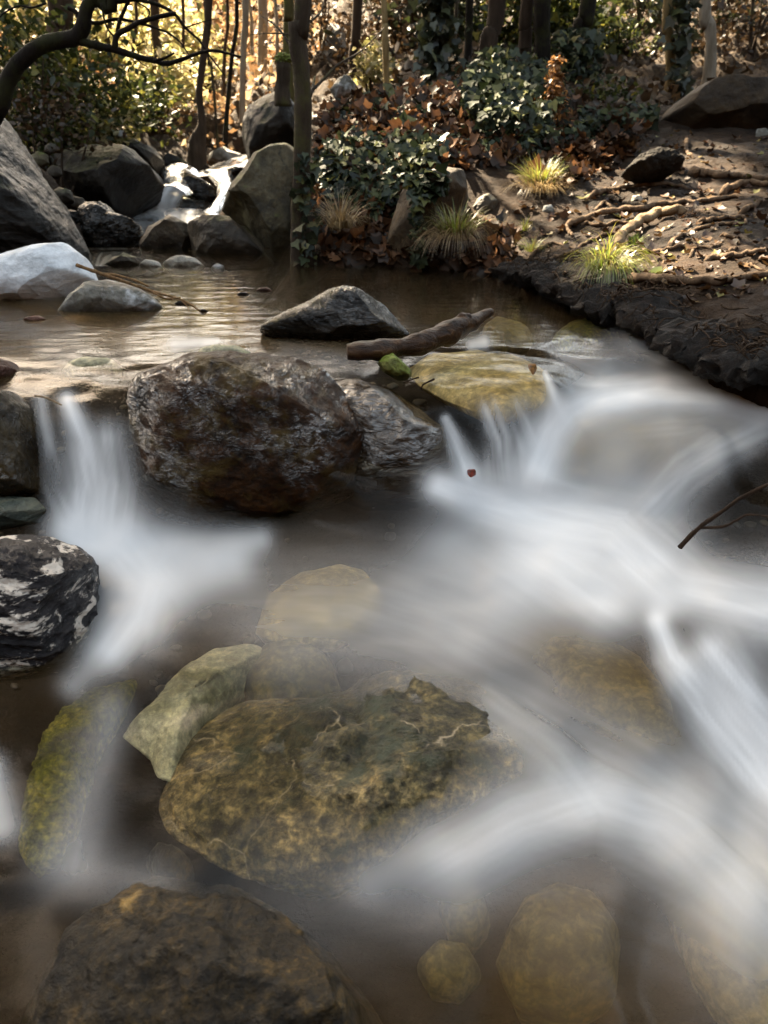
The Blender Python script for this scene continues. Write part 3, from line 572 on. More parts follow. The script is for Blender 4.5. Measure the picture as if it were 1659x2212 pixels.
rock('dark rock behind and above the big dark boulder at the cascade', [(262, 325), (300, 313), (335, 322), (356, 350), (340, 375), (290, 360)], 'darkdry', y=6.0, T=.2, facet=.8, amp=.05, seed=8, sub=6)
rock('dark low rock at the head of the cascade beneath the broken trunk', [(350, 350), (372, 340), (400, 352), (422, 366), (390, 378), (352, 376)], 'darkdry', y=6.3, T=.15, facet=.8, amp=.05, seed=9)
rock('pale rock at the top of the cascade under the slim trunks', [(446, 345), (470, 330), (490, 325), (520, 338), (545, 350), (540, 370), (490, 372), (455, 362)], 'grey', y=6.95, T=.2, facet=.8, amp=.05, seed=10)
rock('small dark stone in the white water at the top of the cascade', [(490, 372), (510, 366), (534, 370), (530, 388), (500, 392)], 'black', y=6.05, T=.1, facet=.7, amp=.05, seed=11)
rock('black rock splitting the cascade into two chutes', [(382, 388), (400, 372), (440, 390), (468, 412), (475, 435), (450, 455), (420, 440), (390, 420)], 'black', y=5.95, T=.14, facet=.7, amp=.06, seed=12)
rock('black wet rock behind the thin curtain of the left chute', [(318, 425), (360, 415), (420, 425), (465, 440), (462, 470), (420, 495), (340, 500), (305, 480)], 'black', y=5.85, T=.14, facet=.7, amp=.06, seed=13)
rock('glistening black rock below the big dark boulder at the foot of the cascade', [(178, 470), (200, 448), (240, 452), (270, 480), (305, 490), (312, 520), (290, 550), (230, 560), (190, 545)], 'black', y=4.1, T=.22, facet=.7, amp=.09, freq=3, seed=14, sub=7)
rock('brown blocky rock in front of the cascade basin', [(306, 530), (318, 495), (350, 480), (392, 482), (425, 500), (432, 540), (420, 565), (360, 572), (315, 562)], 'brownrock', y=3.95, T=.2, facet=.9, amp=.04, seed=15, sub=7, box=.7)
rock('brown slanting rock block between the cascade basin and the tree boulder', [(405, 490), (440, 474), (490, 478), (530, 490), (560, 520), (595, 572), (560, 585), (460, 580), (420, 570)], 'brownrock', y=3.8, T=.2, facet=.9, amp=.04, seed=16, sub=7, box=.7)
rock('tall olive lichen covered boulder against the front tree trunk', [(478, 455), (500, 410), (545, 370), (600, 342), (640, 340), (665, 365), (668, 470), (650, 560), (600, 575), (560, 530), (520, 490)], 'mossy', y=4.05, T=.33, facet=.9, amp=.05, freq=2, seed=17, name='boulder', cat='boulder', sub=7, box=.7)
rock('big black shaded boulder behind the front tree trunk', [(522, 290), (535, 245), (575, 228), (640, 225), (670, 260), (670, 345), (620, 360), (540, 362)], 'darkdry', y=5.6, T=.35, facet=.7, amp=.05, seed=18, name='boulder', cat='boulder')
rock('dark flat stone at the waterline left of the pale pebbles', [(222, 582), (245, 560), (275, 552), (310, 560), (315, 580), (280, 592)], 'brownrock', y=3.36, T=.09, facet=.8, amp=.10, seed=19, name='stone', cat='stone')
rock('cream white pebble at the foot of the blocky brown rock', [(300, 575), (318, 563), (345, 568), (355, 582), (330, 588)], 'dripstone', y=3.3, T=.05, facet=.4, amp=.04, seed=20, name='pebble', cat='stone', sub=5)
rock('wet tan stone with a pale sheen in front of the brown rocks', [(350, 572), (385, 555), (425, 560), (442, 575), (420, 588), (370, 590)], 'dripstone', y=3.34, T=.07, facet=.5, amp=.05, seed=21, name='stone', cat='stone')
rock('small grey pebble alone at the far waterline under the slanting block', [(456, 580), (470, 570), (485, 575), (484, 586), (462, 588)], 'grey', y=3.28, T=.03, facet=.3, amp=.04, seed=22, name='pebble', cat='stone', sub=5)
rock('brown boulder half hidden under ivy at the far pool edge', [(832, 540), (845, 480), (870, 420), (910, 378), (960, 365), (1005, 372), (1012, 430), (985, 480), (950, 520), (925, 570), (870, 590)], 'soilrock', y=3.42, T=.24, facet=.8, amp=.05, freq=2, seed=23, name='boulder', cat='boulder', sub=7, box=.75)
rock('small tan stone beside the sunlit grass above the pool', [(1012, 455), (1030, 430), (1055, 424), (1077, 440), (1070, 475), (1035, 490), (1015, 480)], 'brownrock', y=3.55, T=.09, facet=.6, amp=.05, seed=24, name='stone', cat='stone')
rock('broad brown boulder lying on top of the right bank', [(1415, 275), (1440, 240), (1480, 215), (1530, 205), (1580, 215), (1640, 212), (1760, 230), (1780, 300), (1600, 310), (1470, 300)], 'soilrock', y=5.0, T=.35, facet=.7, amp=.05, freq=2, seed=25, name='boulder', cat='boulder', sub=7)
rock('pale rock on the crest left of the yellow trunk', [(715, 195), (728, 172), (750, 168), (770, 182), (762, 210), (725, 214)], 'grey', y=5.2, T=.09, facet=.8, amp=.05, seed=27, name='stone', cat='stone')
rock('grey weathered rock outcrop standing among the dark trunks uphill', [(690, 130), (700, 80), (715, 58), (745, 62), (748, 110), (742, 150), (700, 160)], 'grey', y=9.0, T=.2, facet=.9, amp=.05, seed=28, name='rock_outcrop')
rock('earth clod with root hairs on the right bank', [(1345, 372), (1372, 345), (1415, 330), (1455, 338), (1475, 358), (1440, 380), (1390, 388)], 'clod', y=3.75, T=.12, facet=.3, amp=.2, freq=3, ridge=.4, seed=29, name='earth_clod', cat='clod')
for k, (u, v, r, s) in enumerate([(1375, 434, 13, 'round pale pebble standing on the root bank'), (1184, 456, 14, 'grey flat pebble by the grass on the bank edge'), (1088, 592, 14, 'dark stone at the water under the bank overhang'), (1646, 292, 16, 'bluish stone at the right edge near the bank boulder')]):
    p = Pg(u, v)[0]
    rock(s, [(u - r, v + 4), (u - r * .7, v - r * .8), (u + r * .4, v - r), (u + r, v - 2), (u + r * .7, v + r * .8), (u - r * .4, v + r)], ('dripstone', 'grey', 'brownrock', 'grey')[k], y=p[1] + .01, T=.03, facet=.5, amp=.06, seed=30 + k, name='pebble', cat='stone', sub=5)
for k, (u, v, r, y, s_) in enumerate([(85, 345, 22, 4.7, 'mossy stone in the debris between the slab and the big dark boulder'), (118, 372, 18, 4.6, 'brown stone under the left end of the big dark boulder'), (135, 425, 24, 4.2, 'dark stone wedged beside the rock slab'), (165, 440, 20, 4.3, 'small stone above the glistening black rock'), (110, 320, 14, 5.0, 'pale stone at the foot of the dry brush'), (155, 470, 22, 3.95, 'rounded dark stone between the slab and the glistening black rock'), (262, 290, 12, 5.9, 'whitish stone on the slope above the big dark boulder')]):
    rock(s_, [(u - r, v + r * .5), (u - r * .8, v - r * .4), (u - r * .1, v - r * .8), (u + r * .8, v - r * .5), (u + r, v + r * .4), (u, v + r * .8)], ('mossy', 'brownrock', 'darkdry', 'brownrock', 'grey', 'black', 'grey')[k], y=y, T=r / 500, facet=.8, amp=.07, seed=80 + k, name='stone', cat='stone', sub=5)
# stones around the falls
rock('small dark red stone at the left edge above the fall', [(-40, 780), (0, 774), (25, 782), (38, 800), (34, 825), (-40, 850)], 'red', y=1.78, T=.07, facet=.4, amp=.1, freq=4, seed=40, name='stone', cat='stone')
rock('mossy brown rock at the left edge beside the left fall', [(-120, 850), (0, 846), (30, 846), (60, 880), (80, 940), (100, 1010), (112, 1075), (40, 1085), (-120, 1100)], 'leftbrown', y=1.52, T=.14, facet=.6, amp=.05, freq=3, seed=41, sub=7)
rock('flat green slate stone at the left edge under the brown rock', [(-80, 1075), (20, 1072), (75, 1075), (100, 1100), (80, 1130), (0, 1145), (-80, 1150)], 'greenslate', y=1.40, T=.07, facet=.8, amp=.04, seed=42, name='stone', cat='stone')
rock('black and white banded boulder at the left edge of the basin', [(-120, 1170), (0, 1162), (50, 1155), (110, 1162), (170, 1190), (200, 1215), (200, 1280), (215, 1360), (215, 1420), (160, 1455), (60, 1465), (-120, 1480)], 'bw', y=1.14, T=.14, facet=.6, amp=.08, freq=3, ridge=.6, seed=43, sub=7, name='boulder', cat='boulder', strat=(.3, .2, 1, 1.5), box=.7)
rock('yellow green mossy stone between the log and the fall', [(815, 785), (830, 768), (848, 762), (868, 780), (888, 800), (890, 822), (860, 822), (830, 805)], 'moss_stone', y=1.80, T=.05, facet=.7, amp=.08, seed=44, name='stone', cat='stone')
rock('ochre flat rock under the water of the middle fall', [(880, 800), (920, 770), (1020, 768), (1120, 780), (1185, 815), (1205, 865), (1150, 885), (1090, 905), (1040, 895), (960, 865), (900, 830)], 'yellow_sub', zs=-.032, T=.05, facet=.4, amp=.03, seed=45, name='submerged_rock', sub=6)
rock('submerged olive rock just behind the driftwood tip', [(1040, 720), (1065, 702), (1110, 706), (1150, 722), (1150, 748), (1090, 755), (1050, 748)], 'olive_sub', zs=-.003, T=.05, facet=.5, amp=.05, seed=46, name='submerged_rock')
rock('submerged moss yellow rock under the bank at the head of the right fall', [(1190, 735), (1220, 712), (1270, 708), (1320, 715), (1340, 735), (1280, 750), (1210, 755)], 'green_sub', zs=-.004, T=.05, facet=.4, amp=.04, seed=47, name='submerged_rock')
rock('rounded brown rock behind the white right bulge of water', [(1215, 780), (1270, 752), (1340, 748), (1400, 756), (1450, 785), (1490, 830), (1420, 850), (1310, 850), (1250, 830)], 'ledge', zs=-.026, T=.06, facet=.3, amp=.04, seed=48, flat=True)
rock('hidden brown rock beneath the big white bulge on the right', [(1170, 1000), (1210, 910), (1300, 865), (1420, 850), (1560, 858), (1700, 890), (1700, 980), (1560, 1010), (1440, 1050), (1300, 1060), (1200, 1050)], 'yellow_sub', y=1.82, T=.14, facet=.4, amp=.03, seed=49, name='submerged_rock')
rock('small ochre stone lying in the shallow left of the boulder top', [(130, 785), (150, 762), (190, 752), (235, 755), (258, 772), (260, 795), (200, 805), (150, 800)], 'pale_sub', sink=.022, y=1.86, T=.055, facet=.4, amp=.05, seed=51, name='submerged_stone', cat='stone')
rock('pale speckled stone just behind the big brown boulder', [(420, 765), (435, 745), (470, 737), (515, 737), (540, 750), (548, 770), (500, 785), (440, 785)], 'pale_sub', sink=.012, y=1.90, T=.06, facet=.4, amp=.05, seed=52, name='submerged_stone', cat='stone')
# stones under the near water
rock('large green brown veined boulder under clear water in the foreground', [(345, 1740), (375, 1660), (430, 1580), (500, 1530), (580, 1520), (680, 1525), (760, 1525), (830, 1490), (920, 1473), (1020, 1490), (1120, 1540), (1220, 1620), (1268, 1690), (1230, 1760), (1100, 1790), (980, 1830), (860, 1880), (700, 1910), (560, 1900), (450, 1860), (370, 1800)], 'main_sub', zs=-.240, T=.09, facet=.9, amp=.10, freq=2.6, seed=53, name='submerged_boulder', cat='boulder', sub=7)
rock('dark speckled boulder under water at the bottom left', [(20, 2260), (90, 2130), (180, 2030), (290, 1955), (380, 1935), (500, 1940), (620, 1990), (730, 2080), (820, 2200), (850, 2330), (500, 2400), (60, 2380)], 'bottom_sub', zs=-.25, T=.10, facet=.8, amp=.10, freq=2.6, seed=54, name='submerged_boulder', cat='boulder', sub=7)
rock('moss green elongated stone under water at the left', [(40, 1830), (55, 1720), (90, 1620), (140, 1540), (200, 1490), (300, 1465), (290, 1510), (230, 1560), (190, 1660), (170, 1780), (140, 1860), (70, 1880)], 'green_sub', zs=-.29, T=.04, facet=.5, amp=.2, freq=4.5, sub=7, seed=55, name='submerged_stone', cat='stone')
rock('cream coloured slab under water, left of the veined boulder', [(262, 1590), (320, 1540), (390, 1460), (470, 1410), (560, 1398), (600, 1425), (520, 1480), (440, 1560), (400, 1640), (375, 1690), (340, 1680), (325, 1640)], 'pale_sub', zs=-.268, T=.05, facet=.5, amp=.05, seed=56, name='submerged_stone', cat='stone')
rock('blurred ochre stone under the middle of the basin', [(550, 1370), (570, 1310), (640, 1265), (740, 1235), (790, 1250), (830, 1300), (810, 1350), (720, 1385), (620, 1395)], 'yellow_sub', zs=-.25, T=.06, facet=.3, amp=.04, seed=57, name='submerged_stone', cat='stone')
rock('ochre stone under water between the cream slab and the veined boulder', [(520, 1490), (560, 1420), (640, 1410), (720, 1440), (740, 1500), (640, 1520), (560, 1520)], 'olive_sub', zs=-.275, T=.06, facet=.3, amp=.04, seed=58, name='submerged_stone', cat='stone')
rock('dark edged wedge shaped rock under the flow at the right', [(1085, 1345), (1150, 1335), (1260, 1370), (1380, 1440), (1450, 1530), (1480, 1620), (1380, 1620), (1280, 1560), (1180, 1480), (1110, 1420)], 'olive_sub', zs=-.285, T=.06, facet=.6, amp=.04, seed=59, name='submerged_rock')
rock('big olive stone under water at the bottom right centre', [(1070, 2080), (1110, 1990), (1190, 1950), (1280, 1970), (1340, 2040), (1330, 2150), (1220, 2200), (1110, 2170)], 'olive_sub', zs=-.37, T=.09, facet=.4, amp=.04, seed=60, name='submerged_stone', cat='stone')
rock('tan boulder under water in the bottom right corner', [(1420, 1870), (1500, 1800), (1620, 1830), (1760, 1950), (1780, 2260), (1640, 2280), (1500, 2100)], 'yellow_sub', zs=-.38, T=.1, facet=.4, amp=.04, seed=61, name='submerged_boulder', cat='boulder')
rock('small brown stone under water below the veined boulder corner', [(315, 1870), (340, 1845), (390, 1850), (420, 1880), (400, 1920), (335, 1915)], 'bottom_sub', zs=-.30, T=.04, facet=.4, amp=.05, seed=62, name='submerged_stone', cat='stone')
rock('small yellow olive stone under water near the bottom centre', [(900, 2090), (940, 2050), (1010, 2060), (1040, 2110), (1000, 2150), (930, 2140)], 'olive_sub', zs=-.40, T=.04, facet=.1, amp=.04, seed=63, name='submerged_stone', cat='stone')
rock('narrow olive stone under water left of the big olive stone', [(950, 1960), (980, 1920), (1040, 1930), (1060, 2000), (1020, 2050), (970, 2030)], 'olive_sub', zs=-.39, T=.05, facet=.3, amp=.04, seed=64, name='submerged_stone', cat='stone')

def gravel(n):
    E, Fc = ico(2); V, Fs, rr = [], [], []; m = len(E)
    xy = np.stack([rng.uniform(-1.1, 1.3, n), rng.uniform(.25, 2.9, n)], 1); xy = xy[(poly_sd(xy, BP) < -.02) & (xy[:, 1] > 1.3)]
    for k, p in enumerate(xy):
        r = rng.uniform(.004, .012) * (1.8 if rng.uniform() < .12 else 1); sc3 = np.array([rng.uniform(.8, 1.5), rng.uniform(.7, 1.1), rng.uniform(.4, .7)]); a = rng.uniform(0, 6.28)
        q = E * (1 + .25 * perlin(E * 1.3 + k * 1.7))[:, None] * sc3 * r; q = np.stack([q[:, 0] * math.cos(a) - q[:, 1] * math.sin(a), q[:, 0] * math.sin(a) + q[:, 1] * math.cos(a), q[:, 2]], 1)
        V.append(q + np.array([p[0], p[1], hz(p[0], p[1])[0] + r * .2])); Fs.append(Fc + k * m); rr.append(np.full(m, rng.uniform()))
    n_ = NT('gravel'); c = n_.ramp(n_.attr('rnd'), [(0, (.012, .009, .006)), (.6, (.035, .025, .013)), (.9, (.07, .052, .028)), (1, (.14, .11, .07))])
    tc = n_.node('ShaderNodeTexCoord').outputs['Object']; c = n_.mix(.7, c, n_.ramp(n_.noise(tc, 90, 5, .7), [(.3, (.4, .4, .4)), (.7, (1.3, 1.3, 1.3))]), 'MULTIPLY')
    mt = n_.done(n_.shader('ShaderNodeBsdfPrincipled', {'Base Color': c, 'Roughness': .6}))
    tag(mesh_obj('gravel', np.concatenate(V), np.concatenate(Fs), mt, None, {'rnd': np.concatenate(rr)}), kind='stuff')
gravel(1500)

# ------------------------------------------------------------------ tubes, trees
def tube(P, R, seg=10, bump=.08, seed=0, sub=6):
    """P (n,3), R (n,) -> vertices and quads of a closed tapering limb"""
    PR = catmull(np.concatenate([np.asarray(P, float), np.asarray(R, float)[:, None]], 1), sub); P = PR[:, :3]; R = np.maximum(PR[:, 3], .0004)
    T = np.gradient(P, axis=0); T /= np.maximum(np.linalg.norm(T, axis=1), 1e-9)[:, None]
    ref = np.array([1., 0, 0]) if abs(T[0, 0]) < .8 else np.array([0, 1., 0]); V = []
    a = np.cross(T[0], ref); a /= np.linalg.norm(a)
    for k in range(len(P)):
        a = a - T[k] * (a @ T[k]); a /= np.linalg.norm(a); b = np.cross(T[k], a)
        ang = np.linspace(0, 2 * math.pi, seg, endpoint=False)
        V.append(P[k] + R[k] * (np.cos(ang)[:, None] * a + np.sin(ang)[:, None] * b))
    V = np.concatenate(V); axis_p = np.repeat(P, seg, 0); rr = np.repeat(R, seg)
    if bump:
        nn = fbm(np.stack([V[:, 0], V[:, 1], V[:, 2]], 1) / max(R.mean() * 2.2, .004) + seed * 3.3, 3)
        V = axis_p + (V - axis_p) * (1 + bump * 2.2 * nn)[:, None]
    n = len(P); fs = []
    for k in range(n - 1):
        for j in range(seg): fs.append((k * seg + j, k * seg + (j + 1) % seg, (k + 1) * seg + (j + 1) % seg, (k + 1) * seg + j))
    V = np.concatenate([V, P[:1], P[-1:]]); a, b = len(V) - 2, len(V) - 1
    F3 = [(a, (j + 1) % seg, j, j) for j in range(seg)] + [(b, (n - 1) * seg + j, (n - 1) * seg + (j + 1) % seg, (n - 1) * seg + (j + 1) % seg) for j in range(seg)]
    return V, fs + [f[:3] for f in F3]
def join(parts):
    V, Fs, o = [], [], 0
    for v, f in parts: V.append(v); Fs += [tuple(i + o for i in q) for q in f]; o += len(v)
    return np.concatenate(V), Fs

LEAF = {'oval': (np.array([(0, 0, 0), (.3, .28, .04), (.22, .68, .03), (0, 1, -.06), (-.22, .68, .03), (-.3, .28, .04)]), [(0, 1, 2, 3), (0, 3, 4, 5)]),
        'ivy': (np.array([(0, 0, 0), (.42, -.10, -.03), (.55, .30, .02), (.28, .45, .05), (0, 1.0, -.08), (-.28, .45, .05), (-.55, .30, .02), (-.42, -.10, -.03), (0, .35, -.02)]), [(8, 0, 1, 2), (8, 2, 3, 4), (8, 4, 5, 6), (8, 6, 7, 0)]),
        'curl': (np.array([(0, 0, 0), (.34, .10, .18), (.50, .45, .26), (.20, .62, .06), (0, 1.0, .16), (-.24, .60, .10), (-.52, .40, .22), (-.30, .08, .14), (0, .4, 0)]), [(8, 0, 1, 2), (8, 2, 3, 4), (8, 4, 5, 6), (8, 6, 7, 0)])}
def leaves(P, size, shape='oval', nrm=None, spread=.8, jitter=.6, down=None):
    n = len(P); r_ = rng
    N = r_.normal(size=(n, 3)) * spread + (np.array([0, 0, 1.]) if nrm is None else nrm); N /= np.linalg.norm(N, axis=1)[:, None]
    A = r_.normal(size=(n, 3))
    if down is not None: A = A * .5 + np.array(down)
    A -= N * (A * N).sum(1)[:, None]; A /= np.maximum(np.linalg.norm(A, axis=1), 1e-6)[:, None]; B = np.cross(A, N)
    s = size * (1 + jitter * r_.uniform(-1, 1, n)); L, Fc = LEAF[shape]; m = len(L)
    ws = r_.uniform(.75, 1.2, n)
    V = P[:, None] + s[:, None, None] * (L[None, :, 0:1] * ws[:, None, None] * B[:, None] + L[None, :, 1:2] * A[:, None] + L[None, :, 2:3] * N[:, None])
    Fa = np.array(Fc); Fs = (np.arange(n)[:, None, None] * m + Fa[None]).reshape(-1, Fa.shape[1])
    return V.reshape(-1, 3), Fs, np.repeat(r_.uniform(0, 1, n), m)
def leaf_obj(name, P, size, shape, mat, parent=None, loc=None, **kw):
    V, Fs, r = leaves(P, size, shape, **kw)
    return mesh_obj(name, V, Fs, M[mat], parent, {'rnd': r}, False, loc)

def in_poly(n, poly):
    poly = np.array(poly, float); lo = poly.min(0); hi = poly.max(0); out = []
    while len(out) < n:
        q = rng.uniform(lo, hi, (n * 2, 2)); m = poly_sd(q, poly) < 0; out += list(q[m])
    return np.array(out[:n])
sun_targets = []   # spots of ground the photo shows in sun: (point, radius) - the canopy has gaps there
def sunspot(u, v, y, r): sun_targets.append((Py(u, v, y), r))
for a in [(240, 630, 2.45, .10), (985, 400, 3.4, .14), (990, 490, 3.2, .10), (1170, 370, 3.8, .14), (1280, 340, 4.1, .2), (1360, 350, 4.0, .10), (760, 290, 4.0, .10), (760, 170, 5.2, .12), (1420, 495, 3.0, .06),
          (700, 630, 2.1, .06), (560, 370, 3.9, .10), (980, 270, 4.2, .12), (830, 90, 5.5, .2), (1320, 620, 2.5, .06)]:
    sunspot(*a)
for _u, _v in in_poly(48, [(1010, 500), (1150, 420), (1300, 330), (1420, 300), (1659, 320), (1680, 620), (1500, 640), (1330, 590), (1150, 560)]):
    sun_targets.append((Pg(_u, _v)[0], rng.uniform(.03, .10)))
for _u, _v in in_poly(12, [(700, 470), (720, 240), (900, 200), (1150, 170), (1250, 280), (1100, 350), (850, 470)]):
    sun_targets.append((Pg(_u, _v)[0], rng.uniform(.03, .08)))
def crown_points(c, r, n, clump=14):
    cl = rng.normal(size=(clump, 3)); cl /= np.linalg.norm(cl, axis=1)[:, None]; cl *= rng.uniform(.3, 1, (clump, 1)) ** .5
    P = cl[rng.integers(0, clump, n)] + rng.normal(size=(n, 3)) * .24
    P = np.array(c) + P * np.array(r)
    for t, rad in sun_targets:
        q = P - t; a = q @ SUN; d = np.linalg.norm(q - a[:, None] * SUN, axis=1)
        P = P[~((a > 0) & (d < rad * 1.05 + .15))]
    return P
def tree(label, pts, y, w, mat, crown=None, nleaf=0, name='tree', dy=0.0, top=7.5, group=None, limbs=2, seed=0, foot=.15, cmat='canopy'):
    """trunk through photo points at distance y (w: half widths in photo px), carried on up to its crown"""
    P = [Py(u, v, y + dy * k / max(len(pts) - 1, 1)) for k, (u, v) in enumerate(pts)]
    P = P[::-1] if P[0][2] > P[-1][2] else P; ww = w[::-1] if pts[0][1] < pts[-1][1] else w
    R = [a * (y / 1.0) / F for a in ww]
    gz = hz(P[0][0], P[0][1])[0]
    P = [np.array([P[0][0], P[0][1], min(P[0][2], gz) - foot])] + P; R = [R[0] * 1.25] + R
    d = P[-1] - P[-2]; d = d / max(np.linalg.norm(d), 1e-6); d = d * .4 + np.array([0, 0, .8])
    q = P[-1].copy(); r = R[-1]; k = 0
    r_ = np.random.default_rng(seed + 500)
    while q[2] < top - 1:
        q = q + d * 1.1 + r_.normal(size=3) * np.array([.08, .08, 0]); r *= .86; P.append(q.copy()); R.append(r)
    root = empty(name, P[0]); tag(root, label, 'tree', group)
    V, Fs = tube(P, R, 12, .07, seed); mesh_obj('trunk', V, Fs, M[mat], root, None, True, tuple(P[0]))
    for k in range(limbs):
        i = len(P) - 1 - (k % max(1, min(3, len(P) - 3))); s = np.array(P[i]); dirn = r_.normal(size=3) * np.array([1, 1, .2]) + np.array([0, 0, .7]); dirn /= np.linalg.norm(dirn)
        L = r_.uniform(.9, 1.8); pp = [s, s + dirn * L * .5 + r_.normal(size=3) * .08, s + dirn * L + np.array([0, 0, .2])]
        V, Fs = tube(pp, [R[i] * .6, R[i] * .4, R[i] * .12], 7, .05, seed + k); mesh_obj('branch', V, Fs, M[mat], root, None, True, tuple(P[0]))
    if crown:
        for i, (cx, cy, cz, rx, ry, rz) in enumerate([crown]):
            CP = crown_points((cx, cy, cz), (rx * 1.1, ry * 1.1, rz), int(nleaf * 1.8), 22)
            leaf_obj('crown', CP, .27, 'oval', cmat, root, tuple(P[0]), spread=1.2)
    return root

# the dark leaning tree at the left, traced limb by limb
def zp(l, y): return [Py(a / 3.0, b / 3.0, y) for a, b in l]
lt = empty('leaning_tree', Py(-120, 420, 3.1)); tag(lt, 'black leaning tree arching in from the left edge with a spreading bare branch', 'tree')
tr_p = [Py(-170, 520, 3.3), Py(-90, 390, 3.2), Py(-30, 275, 3.1)] + zp([(0, 690), (60, 510), (180, 350), (330, 275), (480, 245), (540, 170), (560, 70), (600, -40), (700, -300)], 3.05) + [np.array([-1.0, 3.1, 2.6]), np.array([-.9, 3.4, 4.2])]
V, Fs = tube(tr_p, [.034, .033, .032, .030, .028, .026, .025, .025, .024, .022, .020, .019, .018, .014], 14, .06, 3); mesh_obj('trunk', V, Fs, M['bark_dark'], lt, None, True, tuple(lt.location))
for pts, r0, r1, yy in [([(520, 270), (640, 300), (740, 320), (860, 360), (1000, 395), (1080, 412), (1180, 385), (1290, 345), (1400, 330), (1560, 370)], .022, .005, 3.05), ([(740, 315), (760, 230), (830, 185), (920, 140), (1050, 105), (1140, 88)], .016, .009, 3.0),
                        ([(590, 30), (720, 12), (860, -10), (1000, -60)], .018, .012, 3.05), ([(840, -10), (805, 70), (772, 150), (752, 280)], .011, .009, 3.05), ([(560, 140), (640, 150), (760, 125), (900, 150), (1000, 180), (1100, 220), (1180, 290), (1260, 420)], .011, .003, 3.1),
                        ([(860, -10), (1020, 30), (1130, 90), (1200, 180), (1290, 260), (1350, 350), (1460, 495)], .011, .003, 3.1), ([(655, 20), (690, 170), (745, 245)], .006, .004, 3.0), ([(440, 50), (490, 80), (520, 130)], .010, .014, 3.05), ([(1000, 395), (1070, 375), (1130, 345)], .009, .004, 3.0),
                        ([(880, 300), (900, 290), (940, 265)], .004, .002, 3.0), ([(860, 360), (930, 420), (980, 440)], .004, .001, 3.05), ([(900, 150), (960, 110), (960, 60), (880, 10)], .005, .003, 3.1), ([(1200, 180), (1320, 140), (1420, 120)], .004, .001, 3.1), ([(300, 20), (210, 50), (120, 40), (20, 90), (-30, 160)], .006, .003, 3.0)]:
    V, Fs = tube(zp(pts, yy), np.linspace(r0 * .62, r1 * .7, len(pts)), 8, .09, len(pts)); mesh_obj('branch', V, Fs, M['bark_dark'], lt, None, True, tuple(lt.location))
CP = crown_points((-1.6, 3.6, 4.8), (1.8, 1.5, .8), 1500, 24); leaf_obj('crown', CP, .13, 'oval', 'canopy', lt, tuple(lt.location), spread=1.2)

ft = tree('grey brown tree trunk standing at the far edge of the pool, before the black boulder', [(655, 0), (640, 50), (652, 150), (655, 250), (652, 350), (650, 450), (655, 575)], 3.35, [15, 16, 17, 17, 17, 19, 26], 'bark_grey', (-2.3, 6.6, 6.8, 2.4, 2.0, 1.1), 3600, top=6.5, limbs=3, seed=1)
CP = crown_points((-.2, 5.6, 7.4), (2.6, 1.9, .9), 5200, 26); leaf_obj('crown', CP, .27, 'oval', 'canopy', ft, tuple(ft.location), spread=1.2)  # second crown, out of view, added to block sky reflection in the near water
for pts, r in [([(657, 210), (690, 180), (730, 140), (780, 110), (830, 60)], .007), ([(635, 110), (600, 60), (565, 35)], .006), ([(640, 75), (590, 72), (540, 75)], .004), ([(668, 205), (675, 190), (680, 165)], .012), ([(650, 60), (690, 30), (700, 0)], .005)]:
    V, Fs = tube([Py(a, b, 3.35 + .12 * i) for i, (a, b) in enumerate(pts)], np.linspace(r, r * .3, len(pts)), 7, .05, 2); mesh_obj('branch', V, Fs, M['bark_grey'], ft, None, True, tuple(ft.location))
tree('thick brown trunk rising from the left hillside shrubs', [(130, 0), (127, 60), (136, 120), (147, 200)], 7.0, [22, 22, 24, 30], 'bark_brown', (-5.0, 8.0, 7.0, 2.4, 2.2, 1.2), 3600, seed=2)
tree('thin grey trunk between the thick left trunk and the arching branches', [(236, 0), (232, 90), (229, 185)], 9.0, [4, 4.5, 5], 'bark_grey', (-4.4, 10.2, 7, 1.2, 1.2, .8), 350, seed=3)
tree('mottled trunk behind the spreading bare branch', [(333, 0), (333, 50), (343, 120), (346, 190), (346, 235)], 8.0, [8, 8, 9, 9, 11], 'bark_brown', (-1.2, 10.4, 8, 2.0, 1.7, 1.1), 2400, seed=4, top=8.5)
bt = tree('crooked brown trunk with a swollen broken base above the cascade', [(451, 0), (447, 66), (437, 140), (430, 205), (437, 262), (427, 310), (425, 358)], 6.4, [7, 7, 7, 6.5, 8, 17, 21], 'bark_brown', (-2.6, 9.2, 7.6, 2.0, 1.7, 1.0), 2600, seed=5, top=8)
tree('slender dark trunk leaning left of the pale grey one', [(511, 0), (510, 66), (500, 133), (487, 300)], 7.2, [4, 4, 4, 5], 'bark_dark', (-1.0, 8.6, 7.2, 1.7, 1.5, .9), 2000, seed=6)
tree('straight pale grey trunk beside the slender dark one', [(530, 0), (526, 100), (524, 200), (523, 305)], 7.6, [6, 6, 6, 7], 'bark_pale', (-3.4, 7.6, 8.4, 1.8, 1.5, 1.0), 2200, seed=7, top=8.6)
tree('thin sapling right of the crooked broken trunk', [(448, 100), (456, 140), (464, 220), (470, 310)], 6.9, [2.4, 2.5, 2.6, 3], 'bark_grey', (-2.4, 7.4, 5.2, .9, .9, .6), 200, seed=8, top=5.5)
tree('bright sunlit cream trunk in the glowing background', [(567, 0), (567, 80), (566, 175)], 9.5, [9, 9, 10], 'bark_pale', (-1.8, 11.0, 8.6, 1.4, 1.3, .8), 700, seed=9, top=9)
tree('olive trunk standing just behind the front tree', [(624, 0), (623, 60), (622, 200)], 6.4, [10, 10, 12], 'bark_moss', (.2, 7.6, 7.4, 1.9, 1.6, 1.0), 2600, seed=10)
